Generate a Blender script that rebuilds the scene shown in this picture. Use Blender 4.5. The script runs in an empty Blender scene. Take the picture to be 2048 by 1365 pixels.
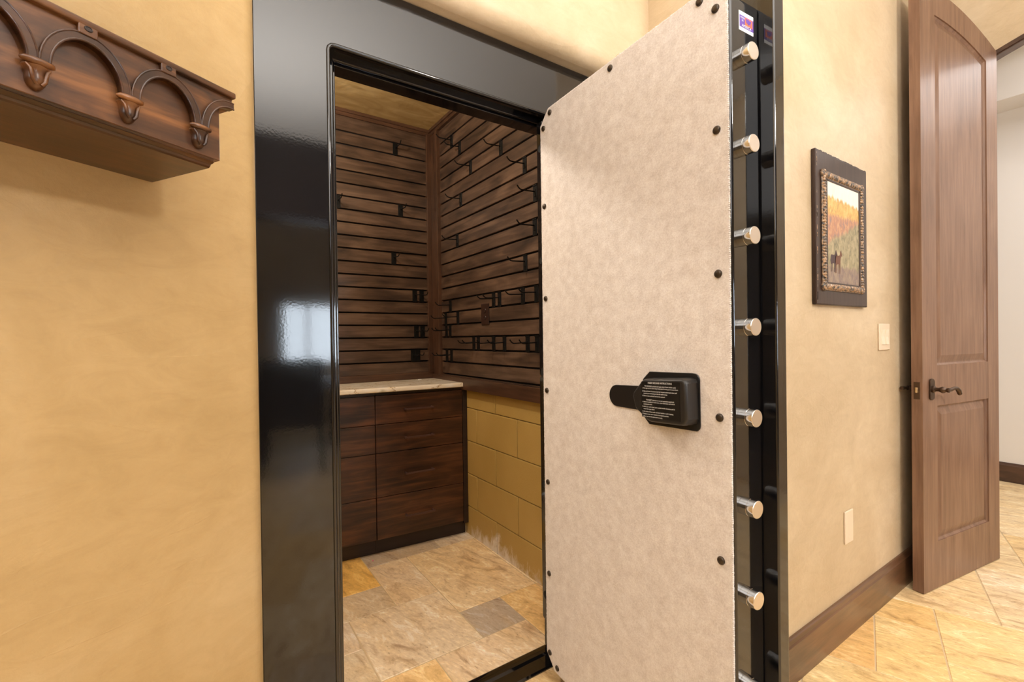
import bpy, bmesh, math, random
from mathutils import Vector, Matrix

C = bpy.context.scene.collection
PI = math.pi
sc = bpy.context.scene

# ------------------------------------------------------------------ camera
cam_d = bpy.data.cameras.new('camera')
cam = bpy.data.objects.new('camera', cam_d)
C.objects.link(cam)
_yaw, _p, _r = math.radians(34.0165), math.radians(-0.3626), math.radians(-0.7605)
_F = Vector((math.sin(_yaw)*math.cos(_p), math.cos(_yaw)*math.cos(_p), math.sin(_p)))
_R0 = Vector((math.cos(_yaw), -math.sin(_yaw), 0))
_U0 = _R0.cross(_F)
_R = _R0*math.cos(_r) + _U0*math.sin(_r)
_U = -_R0*math.sin(_r) + _U0*math.cos(_r)
cam.matrix_world = Matrix(((_R.x, _U.x, -_F.x, 0), (_R.y, _U.y, -_F.y, 0), (_R.z, _U.z, -_F.z, 1.215), (0, 0, 0, 1)))
cam_d.sensor_width = 36.0
cam_d.lens = 36.0*925.8/2048
cam_d.clip_start = 0.02
sc.camera = cam

# ------------------------------------------------------------------ light and exposure
sc.view_settings.view_transform = 'Standard'
sc.view_settings.look = 'None'
sc.view_settings.exposure = 0.0
sc.view_settings.gamma = 1.0
sc.view_settings.use_curve_mapping = False

world = bpy.data.worlds.new('daylight')
sc.world = world
world.use_nodes = True
world.node_tree.nodes['Background'].inputs[0].default_value = (0.80, 0.90, 1.0, 1)
world.node_tree.nodes['Background'].inputs[1].default_value = 11.0


def area(name, loc, target, size, power, col, size_y=None, spread=180):
    d = bpy.data.lights.new(name, 'AREA')
    d.energy = power
    d.color = col
    d.size = size
    if size_y:
        d.shape = 'RECTANGLE'
        d.size_y = size_y
    d.spread = math.radians(spread)
    o = bpy.data.objects.new(name, d)
    C.objects.link(o)
    o.location = loc
    o.rotation_euler = (Vector(target)-Vector(loc)).to_track_quat('-Z', 'Y').to_euler()
    return o


# flash bounced off the ceiling behind the camera, room light, added soft fill, broad hall light, vault lamp
area('bounce_flash', (0.35, -0.95, 1.75), (0.35, -0.97, 3.20), 0.40, 146, (1.0, 0.97, 0.95))
area('room_light', (1.75, -2.0, 2.95), (2.1, 0.0, 1.0), 0.28, 46, (1.0, 0.95, 0.88))
area('room_light', (-1.25, -0.75, 2.9), (0.9, 0.9, 1.3), 1.6, 26, (1.0, 0.97, 0.95), None, 150)  # added soft fill that brightens the carpeted door face
area('hall_light', (4.55, -0.9, 3.35), (4.55, -0.9, 0), 1.4, 62, (1.0, 0.98, 0.98), 2.2)  # broad area light sized for door sheen, in place of a hall window
vl = bpy.data.lights.new('vault_lamp', 'POINT')
vl.energy = 45
vl.color = (1.0, 0.90, 0.78)
vl.shadow_soft_size = 0.07
vo = bpy.data.objects.new('vault_lamp', vl)
C.objects.link(vo)
vo.location = (0.22, 1.95, 2.40)


# ------------------------------------------------------------------ helpers


def V(*a):
    return Vector(a)


def link(name, me, parent=None, m=None):
    o = bpy.data.objects.new(name, me)
    C.objects.link(o)
    if parent is not None:
        o.parent = parent
    return o


def obj(name, bm, mats, parent=None, smooth=None):
    me = bpy.data.meshes.new(name)
    bmesh.ops.recalc_face_normals(bm, faces=bm.faces[:])
    bm.to_mesh(me)
    bm.free()
    if not isinstance(mats, (list, tuple)):
        mats = [mats]
    for m in mats:
        me.materials.append(m)
    if smooth:
        for p in me.polygons:
            p.use_smooth = True
        me.set_sharp_from_angle(angle=math.radians(smooth))
        for p in me.polygons:
            vs = [me.vertices[i].co for i in p.vertices]
            per = sum((vs[i]-vs[i-1]).length for i in range(len(vs)))
            p.use_smooth = p.area/max(per, 1e-9) < 0.009     # broad flat faces keep their own normal
    return link(name, me, parent)


def tag(o, label, cat=None, group=None, kind=None):
    if label:
        o['label'] = label
    if cat:
        o['category'] = cat
    if group:
        o['group'] = group
    if kind:
        o['kind'] = kind
    return o


def thing(name, label, cat, loc=(0, 0, 0), rotz=0, group=None):
    o = bpy.data.objects.new(name, None)
    C.objects.link(o)
    o.empty_display_size = 0.1
    o.location = loc
    o.rotation_euler = (0, 0, rotz)
    return tag(o, label, cat, group)


def struct(name, bm, m, label, cat, parent=None, smooth=None):
    o = obj(name, bm, m, parent, smooth)
    o['kind'] = 'structure'
    return tag(o, label, cat)


def BM():
    return bmesh.new()


def merge(bm, src):
    me = bpy.data.meshes.new('tmp')
    src.to_mesh(me)
    src.free()
    bm.from_mesh(me)
    bpy.data.meshes.remove(me)


def box(bm, x0, x1, y0, y1, z0, z1, bev=0.0, seg=2, mi=0):
    b = bmesh.new()
    vs = [b.verts.new((x, y, z)) for z in (z0, z1) for y in (y0, y1) for x in (x0, x1)]
    for f in ((0, 2, 3, 1), (4, 5, 7, 6), (0, 1, 5, 4), (2, 6, 7, 3), (0, 4, 6, 2), (1, 3, 7, 5)):
        b.faces.new([vs[i] for i in f])
    if bev:
        bmesh.ops.bevel(b, geom=b.edges[:], offset=bev, segments=seg, affect='EDGES', profile=0.5)
    for f in b.faces:
        f.material_index = mi
    merge(bm, b)


def prism(bm, pts, vec, bev=0.0, seg=2, mi=0):
    """pts: 3D loop of one face; extruded by vec."""
    b = bmesh.new()
    vec = Vector(vec)
    a = [b.verts.new(p) for p in pts]
    c = [b.verts.new(Vector(p)+vec) for p in pts]
    n = len(pts)
    b.faces.new(a)
    b.faces.new(c[::-1])
    for i in range(n):
        b.faces.new((a[i], a[(i+1) % n], c[(i+1) % n], c[i]))
    bmesh.ops.recalc_face_normals(b, faces=b.faces[:])
    if bev:
        bmesh.ops.bevel(b, geom=b.edges[:], offset=bev, segments=seg, affect='EDGES', profile=0.5)
    for f in b.faces:
        f.material_index = mi
    merge(bm, b)


def tube(bm, pts, r, n=10, cap=True, closed=False):
    pts = [Vector(p) for p in pts]
    rs = r if isinstance(r, (list, tuple)) else [r]*len(pts)
    m = len(pts)
    rings = []
    up = None
    for i, p in enumerate(pts):
        a = pts[i-1] if (i > 0 or closed) else p
        c = pts[(i+1) % m] if (i < m-1 or closed) else p
        t = (c-a).normalized()
        if up is None:
            up = t.orthogonal().normalized()
        up = (up - t*up.dot(t))
        up = up.normalized() if up.length > 1e-6 else t.orthogonal().normalized()
        s = t.cross(up)
        rings.append([bm.verts.new(p+(up*math.cos(2*PI*k/n)+s*math.sin(2*PI*k/n))*rs[i]) for k in range(n)])
    for i in range(m if closed else m-1):
        A, B = rings[i], rings[(i+1) % m]
        for k in range(n):
            bm.faces.new((A[k], A[(k+1) % n], B[(k+1) % n], B[k]))
    if cap and not closed:
        bm.faces.new(rings[0][::-1])
        bm.faces.new(rings[-1])


def lathe(bm, prof, org, axis, n=24, sq=(1, 1), mi=0):
    """prof: [(r, h)] along axis from org."""
    ax = Vector(axis).normalized()
    u = ax.orthogonal().normalized()
    if abs(ax.z) < 0.9:
        u = (Vector((0, 0, 1)) - ax*ax.z).normalized()
    w = ax.cross(u)
    org = Vector(org)
    rings = []
    for r, h in prof:
        if r < 1e-6:
            rings.append([bm.verts.new(org+ax*h)])
        else:
            rings.append([bm.verts.new(org+ax*h+(u*math.cos(2*PI*k/n)*sq[0]+w*math.sin(2*PI*k/n)*sq[1])*r) for k in range(n)])
    fs = []
    for A, B in zip(rings, rings[1:]):
        if len(A) == 1 and len(B) == 1:
            continue
        for k in range(n):
            k2 = (k+1) % n
            if len(A) == 1:
                fs.append(bm.faces.new((A[0], B[k2], B[k])))
            elif len(B) == 1:
                fs.append(bm.faces.new((A[k], A[k2], B[0])))
            else:
                fs.append(bm.faces.new((A[k], A[k2], B[k2], B[k])))
    if len(rings[0]) > 1:
        fs.append(bm.faces.new(rings[0][::-1]))
    if len(rings[-1]) > 1:
        fs.append(bm.faces.new(rings[-1]))
    for f in fs:
        f.material_index = mi


def arc(cx, cy, r, a0, a1, n):
    return [(cx+r*math.cos(math.radians(a0+(a1-a0)*i/n)), cy+r*math.sin(math.radians(a0+(a1-a0)*i/n))) for i in range(n+1)]


def text_mesh(name, body, size, mat, parent, loc, xax, yax, align='LEFT', sx=1.0):
    cu = bpy.data.curves.new(name, 'FONT')
    cu.body = body
    cu.size = size
    cu.align_x = align
    cu.extrude = 0.0
    tmp = bpy.data.objects.new('tmp_text', cu)
    C.objects.link(tmp)
    dg = bpy.context.evaluated_depsgraph_get()
    me = bpy.data.meshes.new_from_object(tmp.evaluated_get(dg))
    bpy.data.objects.remove(tmp)
    bpy.data.curves.remove(cu)
    xa, ya, o = Vector(xax), Vector(yax), Vector(loc)
    b = bmesh.new()
    b.from_mesh(me)
    bpy.data.meshes.remove(me)
    for v in b.verts:
        v.co = o + xa*(v.co.x*sx) + ya*v.co.y
    return b


# ------------------------------------------------------------------ materials
def mat(name):
    m = bpy.data.materials.new(name)
    m.use_nodes = True
    nt = m.node_tree
    b = nt.nodes['Principled BSDF']
    return m, nt, b


def N(nt, t, **kw):
    n = nt.nodes.new(t)
    for k, v in kw.items():
        setattr(n, k, v)
    return n


def coords(nt, scale=(1, 1, 1), rot=(0, 0, 0), kind='Object'):
    tc = N(nt, 'ShaderNodeTexCoord')
    mp = N(nt, 'ShaderNodeMapping')
    mp.inputs['Scale'].default_value = scale
    mp.inputs['Rotation'].default_value = rot
    nt.links.new(tc.outputs[kind], mp.inputs[0])
    return mp.outputs[0]


def noise(nt, vec, scale, detail=4, rough=0.55, dist=0.0):
    n = N(nt, 'ShaderNodeTexNoise')
    n.inputs['Scale'].default_value = scale
    n.inputs['Detail'].default_value = detail
    n.inputs['Roughness'].default_value = rough
    n.inputs['Distortion'].default_value = dist
    nt.links.new(vec, n.inputs['Vector'])
    return n.outputs['Fac']


def ramp(nt, fac, stops, interp='LINEAR'):
    r = N(nt, 'ShaderNodeValToRGB')
    cr = r.color_ramp
    cr.interpolation = interp
    while len(cr.elements) < len(stops):
        cr.elements.new(0.5)
    for e, (p, c) in zip(cr.elements, stops):
        e.position = p
        e.color = (c[0], c[1], c[2], 1)
    nt.links.new(fac, r.inputs[0])
    return r.outputs[0]


def mixc(nt, fac, a, b, mode='MIX'):
    n = N(nt, 'ShaderNodeMix', data_type='RGBA', blend_type=mode)
    for sock, v in ((n.inputs[0], fac), (n.inputs[6], a), (n.inputs[7], b)):
        if isinstance(v, (int, float)):
            sock.default_value = v
        elif isinstance(v, tuple):
            sock.default_value = (v[0], v[1], v[2], 1)
        else:
            nt.links.new(v, sock)
    return n.outputs[2]


def math_n(nt, op, a, b=None):
    n = N(nt, 'ShaderNodeMath', operation=op)
    for i, v in enumerate((a, b)):
        if v is None:
            continue
        if isinstance(v, (int, float)):
            n.inputs[i].default_value = v
        else:
            nt.links.new(v, n.inputs[i])
    return n.outputs[0]


def bump(nt, b, h, strength=0.2, dist=0.01):
    n = N(nt, 'ShaderNodeBump')
    n.inputs['Strength'].default_value = strength
    n.inputs['Distance'].default_value = dist
    nt.links.new(h, n.inputs['Height'])
    nt.links.new(n.outputs[0], b.inputs['Normal'])


def simple(name, col, rough=0.5, metal=0.0, coat=0.0, ior=1.5):
    m, nt, b = mat(name)
    b.inputs['Base Color'].default_value = (*col, 1)
    b.inputs['Roughness'].default_value = rough
    b.inputs['Metallic'].default_value = metal
    b.inputs['Coat Weight'].default_value = coat
    b.inputs['IOR'].default_value = ior
    return m


def plaster(name, c0, c1, c2, rough=0.44):
    m, nt, b = mat(name)
    v = coords(nt)
    big = noise(nt, v, 2.3, 5, 0.6, 0.8)
    col = ramp(nt, big, [(0.3, c0), (0.52, c1), (0.72, c2)])
    sm = noise(nt, v, 26, 5, 0.65, 0.5)
    col = mixc(nt, math_n(nt, 'MULTIPLY', sm, 0.30), col, c0)
    vs_ = coords(nt, (1.0, 1.0, 2.2), (0.6, 0.5, 0.25))  # stroke shading put into the colour, since even light flattens the trowel relief
    col = mixc(nt, 1.0, col, ramp(nt, noise(nt, vs_, 9.0, 6, 0.72, 0.9), [(0.30, (0.93, 0.92, 0.90)), (0.5, (1.0, 1.0, 1.0)), (0.68, (1.05, 1.06, 1.08))]), 'MULTIPLY')
    nt.links.new(col, b.inputs['Base Color'])
    b.inputs['Roughness'].default_value = rough
    b.inputs['Specular IOR Level'].default_value = 0.5
    # trowel marks: long smeared strokes and a few raised edges
    v2 = coords(nt, (1.0, 1.0, 2.6), (0.5, 0.6, 0.3))
    st = noise(nt, v2, 7.0, 6, 0.7, 0.6)
    v3 = coords(nt, (0.8, 0.8, 2.0), (-0.5, -0.4, 0.2))
    t1 = noise(nt, v3, 3.2, 1, 0.3, 0.7)
    ridge = ramp(nt, t1, [(0.52, (0, 0, 0)), (0.535, (1, 1, 1)), (0.54, (0.55, 0.55, 0.55)), (0.75, (0, 0, 0))])
    fine = noise(nt, v, 60, 4, 0.6)
    h = mixc(nt, 0.45, mixc(nt, 0.25, st, ridge), fine)
    bump(nt, b, h, 0.42, 0.006)
    return m


def wood(name, c0, c1, c2, axis='x', rough=0.4, scale=1.0, coat=0.0, bmp=0.08, mott=0.4):
    m, nt, b = mat(name)
    st = {'x': (0.9, 14, 14), 'y': (14, 0.9, 14), 'z': (14, 14, 0.9)}[axis]
    v = coords(nt, tuple(s*scale for s in st))
    g = noise(nt, v, 3.0, 6, 0.65, 0.6)
    v2 = coords(nt, tuple(scale*s for s in {'x': (2, 7, 7), 'y': (7, 2, 7), 'z': (7, 7, 2)}[axis]))
    g2 = noise(nt, v2, 1.6, 3, 0.5, 0.8)
    f = mixc(nt, mott, g, g2)
    col = ramp(nt, f, [(0.36, c0), (0.50, c1), (0.64, c2)])
    nt.links.new(col, b.inputs['Base Color'])
    b.inputs['Roughness'].default_value = rough
    b.inputs['Coat Weight'].default_value = coat
    b.inputs['Coat Roughness'].default_value = 0.15
    bump(nt, b, g, bmp, 0.002)
    return m


M = {}
M['plaster_left'] = plaster('gold_plaster', (0.48, 0.32, 0.135), (0.55, 0.375, 0.170), (0.61, 0.435, 0.22))
M['plaster'] = plaster('daylit_plaster', (0.54, 0.41, 0.255), (0.62, 0.485, 0.315), (0.70, 0.57, 0.40))  # same plaster, paler: whiter daylight on these walls is mixed into the colour
M['plaster_back'] = plaster('back_plaster', (0.50, 0.40, 0.27), (0.56, 0.46, 0.32), (0.60, 0.50, 0.36))
M['white_paint'] = simple('white_paint', (0.80, 0.77, 0.74), 0.6)
M['ceiling_paint'] = simple('ceiling_paint', (0.82, 0.80, 0.76), 0.7)

m, nt, b = mat('black_gloss')
b.inputs['Base Color'].default_value = (0.005, 0.005, 0.006, 1)
b.inputs['IOR'].default_value = 1.74
v = coords(nt)
b.inputs['Roughness'].default_value = 0.07
bump(nt, b, noise(nt, v, 160, 2, 0.5), 0.02, 0.002)
M['black_gloss'] = m
M['black_satin'] = simple('black_satin', (0.010, 0.010, 0.011), 0.35)
M['black_label'] = simple('black_label', (0.006, 0.006, 0.006), 0.4)
m, nt, b = mat('black_plastic')
b.inputs['Base Color'].default_value = (0.016, 0.015, 0.015, 1)
b.inputs['Roughness'].default_value = 0.38
bump(nt, b, noise(nt, coords(nt), 900, 2, 0.5), 0.25, 0.0006)
M['black_plastic'] = m
M['hook_black'] = simple('hook_black', (0.005, 0.005, 0.005), 0.5)
M['hook_black'].node_tree.nodes['Principled BSDF'].inputs['Specular IOR Level'].default_value = 0.2
M['white_print'] = simple('white_print', (0.85, 0.85, 0.85), 0.5)
M['purple_print'] = simple('purple_print', (0.13, 0.06, 0.36), 0.4)
M['orange_print'] = simple('orange_print', (0.75, 0.16, 0.07), 0.4)
M['chrome'] = simple('chrome', (0.80, 0.78, 0.75), 0.10, 1.0)
M['brushed_steel'] = simple('brushed_steel', (0.74, 0.68, 0.62), 0.36, 1.0)
M['bronze'] = simple('bronze', (0.10, 0.065, 0.045), 0.38, 0.85)
M['pull_bronze'] = simple('pull_bronze', (0.085, 0.042, 0.034), 0.38, 0.3)
M['rivet'] = simple('rivet', (0.060, 0.045, 0.032), 0.35, 0.6)
M['latch_brass'] = simple('latch_brass', (0.75, 0.60, 0.38), 0.3, 1.0)
M['gap_shade'] = simple('dark_gap', (0.006, 0.005, 0.004), 0.8)  # near-black colour that puts shade into grooves, slots and holes
M['almond'] = simple('almond_plastic', (0.78, 0.64, 0.48), 0.4)
M['almond_light'] = simple('almond_rocker', (0.86, 0.74, 0.58), 0.35)
M['brown_plastic'] = simple('brown_plastic', (0.030, 0.014, 0.010), 0.35)

m, nt, b = mat('carpet')
v = coords(nt)
a1 = noise(nt, v, 260, 3, 0.7)
a2 = noise(nt, v, 34, 4, 0.6)
f = mixc(nt, 0.45, a1, a2)
col = ramp(nt, f, [(0.36, (0.63, 0.57, 0.53)), (0.5, (0.74, 0.685, 0.65)), (0.64, (0.84, 0.80, 0.77))])
nt.links.new(col, b.inputs['Base Color'])
b.inputs['Roughness'].default_value = 0.95
b.inputs['Specular IOR Level'].default_value = 0.1
b.inputs['Sheen Weight'].default_value = 0.25
b.inputs['Sheen Roughness'].default_value = 0.5
wv = N(nt, 'ShaderNodeTexWave', wave_type='BANDS', bands_direction='X')
wv.inputs['Scale'].default_value = 170
wv.inputs['Distortion'].default_value = 2.0
nt.links.new(v, wv.inputs['Vector'])
hh = mixc(nt, 0.18, a1, wv.outputs['Fac'])
bump(nt, b, hh, 0.45, 0.002)
M['carpet'] = m

M['slat_wood'] = wood('slat_wood', (0.026, 0.016, 0.012), (0.070, 0.041, 0.027), (0.135, 0.083, 0.055), 'x', 0.38, 1.0, 0.1, 0.04, 0.55)
M['slat_wood_y'] = wood('slat_wood_y', (0.026, 0.016, 0.012), (0.070, 0.041, 0.027), (0.135, 0.083, 0.055), 'y', 0.38, 1.0, 0.1, 0.04, 0.55)
M['trim_wood_x'] = wood('trim_wood_x', (0.042, 0.020, 0.012), (0.072, 0.034, 0.019), (0.11, 0.054, 0.031), 'x', 0.35, 1, 0.15)
M['trim_wood_y'] = wood('trim_wood_y', (0.042, 0.020, 0.012), (0.072, 0.034, 0.019), (0.11, 0.054, 0.031), 'y', 0.35, 1, 0.15)
M['trim_wood_z'] = wood('trim_wood_z', (0.042, 0.020, 0.012), (0.072, 0.034, 0.019), (0.11, 0.054, 0.031), 'z', 0.35, 1, 0.15)
M['drawer_wood'] = wood('drawer_wood', (0.016, 0.0065, 0.004), (0.055, 0.020, 0.009), (0.125, 0.045, 0.018), 'x', 0.38, 1.0, 0.05, 0.04, 0.4)
M['dark_wood'] = wood('dark_wood', (0.014, 0.007, 0.005), (0.022, 0.011, 0.008), (0.032, 0.016, 0.010), 'x', 0.45)
M['shelf_wood'] = wood('shelf_wood', (0.030, 0.012, 0.006), (0.105, 0.040, 0.014), (0.26, 0.105, 0.033), 'x', 0.34, 1.9, 0.12, 0.05, 0.75)
M['shelf_dark'] = wood('shelf_dark', (0.03, 0.012, 0.006), (0.060, 0.023, 0.010), (0.11, 0.043, 0.016), 'x', 0.3, 1.4, 0.2, 0.05, 0.6)
M['door_wood'] = wood('door_wood', (0.15, 0.078, 0.046), (0.21, 0.115, 0.070), (0.27, 0.155, 0.098), 'z', 0.44, 0.9, 0.10, 0.03, 0.3)
M['base_wood'] = wood('base_wood', (0.07, 0.032, 0.015), (0.13, 0.062, 0.030), (0.19, 0.095, 0.046), 'x', 0.33, 0.8, 0.2)

# travertine tiles: tint and offset come from per-tile attributes
m, nt, b = mat('travertine')
tc = N(nt, 'ShaderNodeTexCoord')
at = N(nt, 'ShaderNodeAttribute', attribute_name='tile_offset')
ad = N(nt, 'ShaderNodeVectorMath', operation='ADD')
nt.links.new(tc.outputs['Object'], ad.inputs[0])
nt.links.new(at.outputs['Vector'], ad.inputs[1])
mp = N(nt, 'ShaderNodeMapping')
mp.inputs['Rotation'].default_value = (0, 0, 1.24)
nt.links.new(ad.outputs[0], mp.inputs[0])
mp2 = N(nt, 'ShaderNodeMapping')
mp2.inputs['Scale'].default_value = (0.75, 1.9, 1.0)
nt.links.new(mp.outputs[0], mp2.inputs[0])
vv = mp2.outputs[0]
tint = N(nt, 'ShaderNodeAttribute', attribute_name='tile_tint')
n1 = noise(nt, vv, 7, 7, 0.66, 1.2)
veins = ramp(nt, n1, [(0.27, (0.55, 0.44, 0.36)), (0.38, (0.82, 0.72, 0.60)), (0.47, (1.02, 0.98, 0.90)), (0.55, (1.06, 1.00, 0.88)), (0.62, (1.22, 1.30, 1.42)), (0.68, (1.0, 0.90, 0.72)), (0.76, (1.25, 1.34, 1.48))])
n2 = noise(nt, vv, 55, 5, 0.7)
pits = ramp(nt, n2, [(0.28, (0.42, 0.33, 0.26)), (0.39, (0.90, 0.86, 0.80)), (0.58, (1.03, 1.03, 1.03)), (0.70, (1.28, 1.32, 1.38))])
n3 = noise(nt, vv, 3.2, 4, 0.6, 0.8)
warm = ramp(nt, n3, [(0.45, (0, 0, 0)), (0.70, (0.30, 0.30, 0.30))])
base = mixc(nt, warm, tint.outputs['Color'], (0.76, 0.50, 0.17))
col = mixc(nt, 1.0, base, veins, 'MULTIPLY')
col = mixc(nt, 0.85, col, pits, 'MULTIPLY')
nt.links.new(col, b.inputs['Base Color'])
b.inputs['Roughness'].default_value = 0.42
b.inputs['Coat Weight'].default_value = 0.08
b.inputs['Coat Roughness'].default_value = 0.3
hh = mixc(nt, 0.5, n1, n2)
bump(nt, b, hh, 0.22, 0.004)
M['travertine'] = m
M['grout'] = simple('grout', (0.60, 0.46, 0.28), 0.9)

# painted concrete block
m, nt, b = mat('block_paint')
v = coords(nt)
n1 = noise(nt, v, 120, 4, 0.65)
n2 = noise(nt, v, 3, 3, 0.5)
col = ramp(nt, n2, [(0.3, (0.42, 0.275, 0.075)), (0.7, (0.48, 0.32, 0.095))])
pit = ramp(nt, n1, [(0.27, (0.45, 0.4, 0.3)), (0.33, (1, 1, 1))])
col = mixc(nt, 0.8, col, pit, 'MULTIPLY')
# white salt bloom low on the wall
sx = N(nt, 'ShaderNodeSeparateXYZ')
nt.links.new(v, sx.inputs[0])
nb = noise(nt, coords(nt, (1, 1, 0.55)), 14, 6, 0.7, 0.3)
fz = math_n(nt, 'SUBTRACT', 0.76, math_n(nt, 'MULTIPLY', sx.outputs['Z'], 2.2))
fy = math_n(nt, 'MULTIPLY', math_n(nt, 'ABSOLUTE', math_n(nt, 'SUBTRACT', sx.outputs['Y'], 2.22)), 0.55)
bl = math_n(nt, 'SUBTRACT', math_n(nt, 'ADD', nb, math_n(nt, 'SUBTRACT', fz, fy)), 1.0)
bl = math_n(nt, 'MULTIPLY', bl, 5.0)
cl = N(nt, 'ShaderNodeClamp')
nt.links.new(bl, cl.inputs[0])
col = mixc(nt, math_n(nt, 'MULTIPLY', cl.outputs[0], 0.8), col, (0.80, 0.74, 0.66))
nt.links.new(col, b.inputs['Base Color'])
b.inputs['Roughness'].default_value = 0.55
bump(nt, b, n1, 0.35, 0.003)
M['block_paint'] = m
M['block_joint'] = simple('block_joint', (0.20, 0.13, 0.045), 0.8)

m, nt, b = mat('vault_ceiling')
v = coords(nt, (1, 2.4, 1), (0, 0, 0.55))
col = ramp(nt, noise(nt, v, 4, 4, 0.5, 1.5), [(0.3, (0.40, 0.27, 0.11)), (0.55, (0.50, 0.36, 0.16)), (0.7, (0.58, 0.43, 0.21))])
nt.links.new(col, b.inputs['Base Color'])
b.inputs['Roughness'].default_value = 0.22
bump(nt, b, noise(nt, coords(nt), 4.5, 3, 0.5, 1.0), 0.25, 0.03)
M['vault_ceiling'] = m

m, nt, b = mat('counter_stone')
v = coords(nt, (1.0, 2.2, 2.0), (0.0, 0.1, 0.75))
n1 = noise(nt, v, 2.4, 6, 0.55, 1.4)
col = ramp(nt, n1, [(0.30, (0.60, 0.49, 0.33)), (0.42, (0.80, 0.72, 0.58)), (0.490, (0.86, 0.79, 0.68)), (0.50, (0.34, 0.20, 0.08)), (0.510, (0.82, 0.72, 0.55)), (0.60, (0.86, 0.80, 0.70)), (0.70, (0.55, 0.50, 0.36))])
nt.links.new(col, b.inputs['Base Color'])
b.inputs['Roughness'].default_value = 0.22
M['counter_stone'] = m

# small landscape picture: zones of colour inside the canvas
m, nt, b = mat('canvas_paint')
tc = N(nt, 'ShaderNodeTexCoord')
sx = N(nt, 'ShaderNodeSeparateXYZ')
nt.links.new(tc.outputs['Generated'], sx.inputs[0])
X, Z = sx.outputs['X'], sx.outputs['Z']
gv = N(nt, 'ShaderNodeMapping')
nt.links.new(tc.outputs['Generated'], gv.inputs[0])
gv.inputs['Scale'].default_value = (3.0, 1, 1.2)
na = noise(nt, gv.outputs[0], 3.0, 4, 0.6, 0.5)
gv2 = N(nt, 'ShaderNodeMapping')
nt.links.new(tc.outputs['Generated'], gv2.inputs[0])
gv2.inputs['Scale'].default_value = (5.0, 1, 4.0)
gv2.inputs['Rotation'].default_value = (0, 0.75, 0)
nb = noise(nt, gv2.outputs[0], 3.0, 5, 0.65, 0.8)


def mask(expr, k=30.0):
    c = N(nt, 'ShaderNodeClamp')
    nt.links.new(math_n(nt, 'MULTIPLY', expr, k), c.inputs[0])
    return c.outputs[0]


ground = ramp(nt, nb, [(0.3, (0.16, 0.11, 0.12)), (0.7, (0.36, 0.27, 0.18))])
olive = ramp(nt, nb, [(0.32, (0.14, 0.13, 0.08)), (0.5, (0.33, 0.28, 0.16)), (0.7, (0.47, 0.38, 0.24))])
red = ramp(nt, nb, [(0.32, (0.24, 0.19, 0.20)), (0.48, (0.46, 0.22, 0.13)), (0.68, (0.60, 0.36, 0.20))])
gold = ramp(nt, nb, [(0.30, (0.40, 0.22, 0.09)), (0.5, (0.68, 0.41, 0.12)), (0.7, (0.82, 0.58, 0.24))])
sky = ramp(nt, na, [(0.3, (0.80, 0.76, 0.68)), (0.7, (0.88, 0.85, 0.80))])
nz = math_n(nt, 'MULTIPLY', math_n(nt, 'SUBTRACT', na, 0.5), 0.16)
col = mixc(nt, mask(math_n(nt, 'SUBTRACT', math_n(nt, 'ADD', Z, nz), 0.15)), ground, olive)
slope = math_n(nt, 'ADD', 0.36, math_n(nt, 'MULTIPLY', X, 0.27))
col = mixc(nt, mask(math_n(nt, 'SUBTRACT', math_n(nt, 'ADD', Z, nz), slope), 22), col, red)
col = mixc(nt, mask(math_n(nt, 'SUBTRACT', math_n(nt, 'ADD', Z, nz), 0.66), 22), col, gold)
col = mixc(nt, mask(math_n(nt, 'SUBTRACT', math_n(nt, 'ADD', Z, nz), math_n(nt, 'SUBTRACT', 0.85, math_n(nt, 'MULTIPLY', X, 0.04))), 40), col, sky)
nt.links.new(col, b.inputs['Base Color'])
b.inputs['Roughness'].default_value = 0.45
M['canvas'] = m
M['horse_paint'] = simple('horse_paint', (0.055, 0.025, 0.03), 0.5)
M['horse_paint_brown'] = simple('horse_paint_brown', (0.14, 0.05, 0.025), 0.5)

m, nt, b = mat('picture_board')
v = coords(nt, (12, 12, 1.2))
n1 = noise(nt, v, 4, 5, 0.6)
col = ramp(nt, n1, [(0.30, (0.030, 0.018, 0.014)), (0.70, (0.060, 0.036, 0.028)), (0.80, (0.16, 0.09, 0.05))])
nt.links.new(col, b.inputs['Base Color'])
b.inputs['Roughness'].default_value = 0.30
b.inputs['Specular IOR Level'].default_value = 0.25
bump(nt, b, n1, 0.1, 0.002)
M['picture_board'] = m
m, nt, b = mat('carved_gilt')
v = coords(nt)
n1 = noise(nt, v, 95, 3, 0.6)
col = ramp(nt, n1, [(0.36, (0.055, 0.05, 0.05)), (0.48, (0.22, 0.17, 0.13)), (0.58, (0.46, 0.26, 0.12)), (0.70, (0.55, 0.48, 0.42))])
nt.links.new(col, b.inputs['Base Color'])
b.inputs['Roughness'].default_value = 0.35
b.inputs['Metallic'].default_value = 0.3
bump(nt, b, n1, 0.9, 0.005)
M['carved_gilt'] = m
M['pink'] = simple('pink_bead', (0.85, 0.22, 0.38), 0.4)
M['white_plastic'] = simple('white_plastic', (0.85, 0.85, 0.83), 0.4)
M['window_frame'] = simple('window_frame', (0.55, 0.50, 0.44), 0.5)
m, nt, b = mat('window_glass')
b.inputs['Base Color'].default_value = (1, 1, 1, 1)
b.inputs['Roughness'].default_value = 0.0
b.inputs['Transmission Weight'].default_value = 1.0
b.inputs['IOR'].default_value = 1.02
M['glass'] = m

# ------------------------------------------------------------------ floors
rng = random.Random(7)
TINTS = [(0.66, 0.52, 0.32), (0.68, 0.55, 0.36), (0.64, 0.47, 0.25), (0.70, 0.57, 0.38), (0.66, 0.50, 0.29), (0.58, 0.47, 0.33)]


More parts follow.
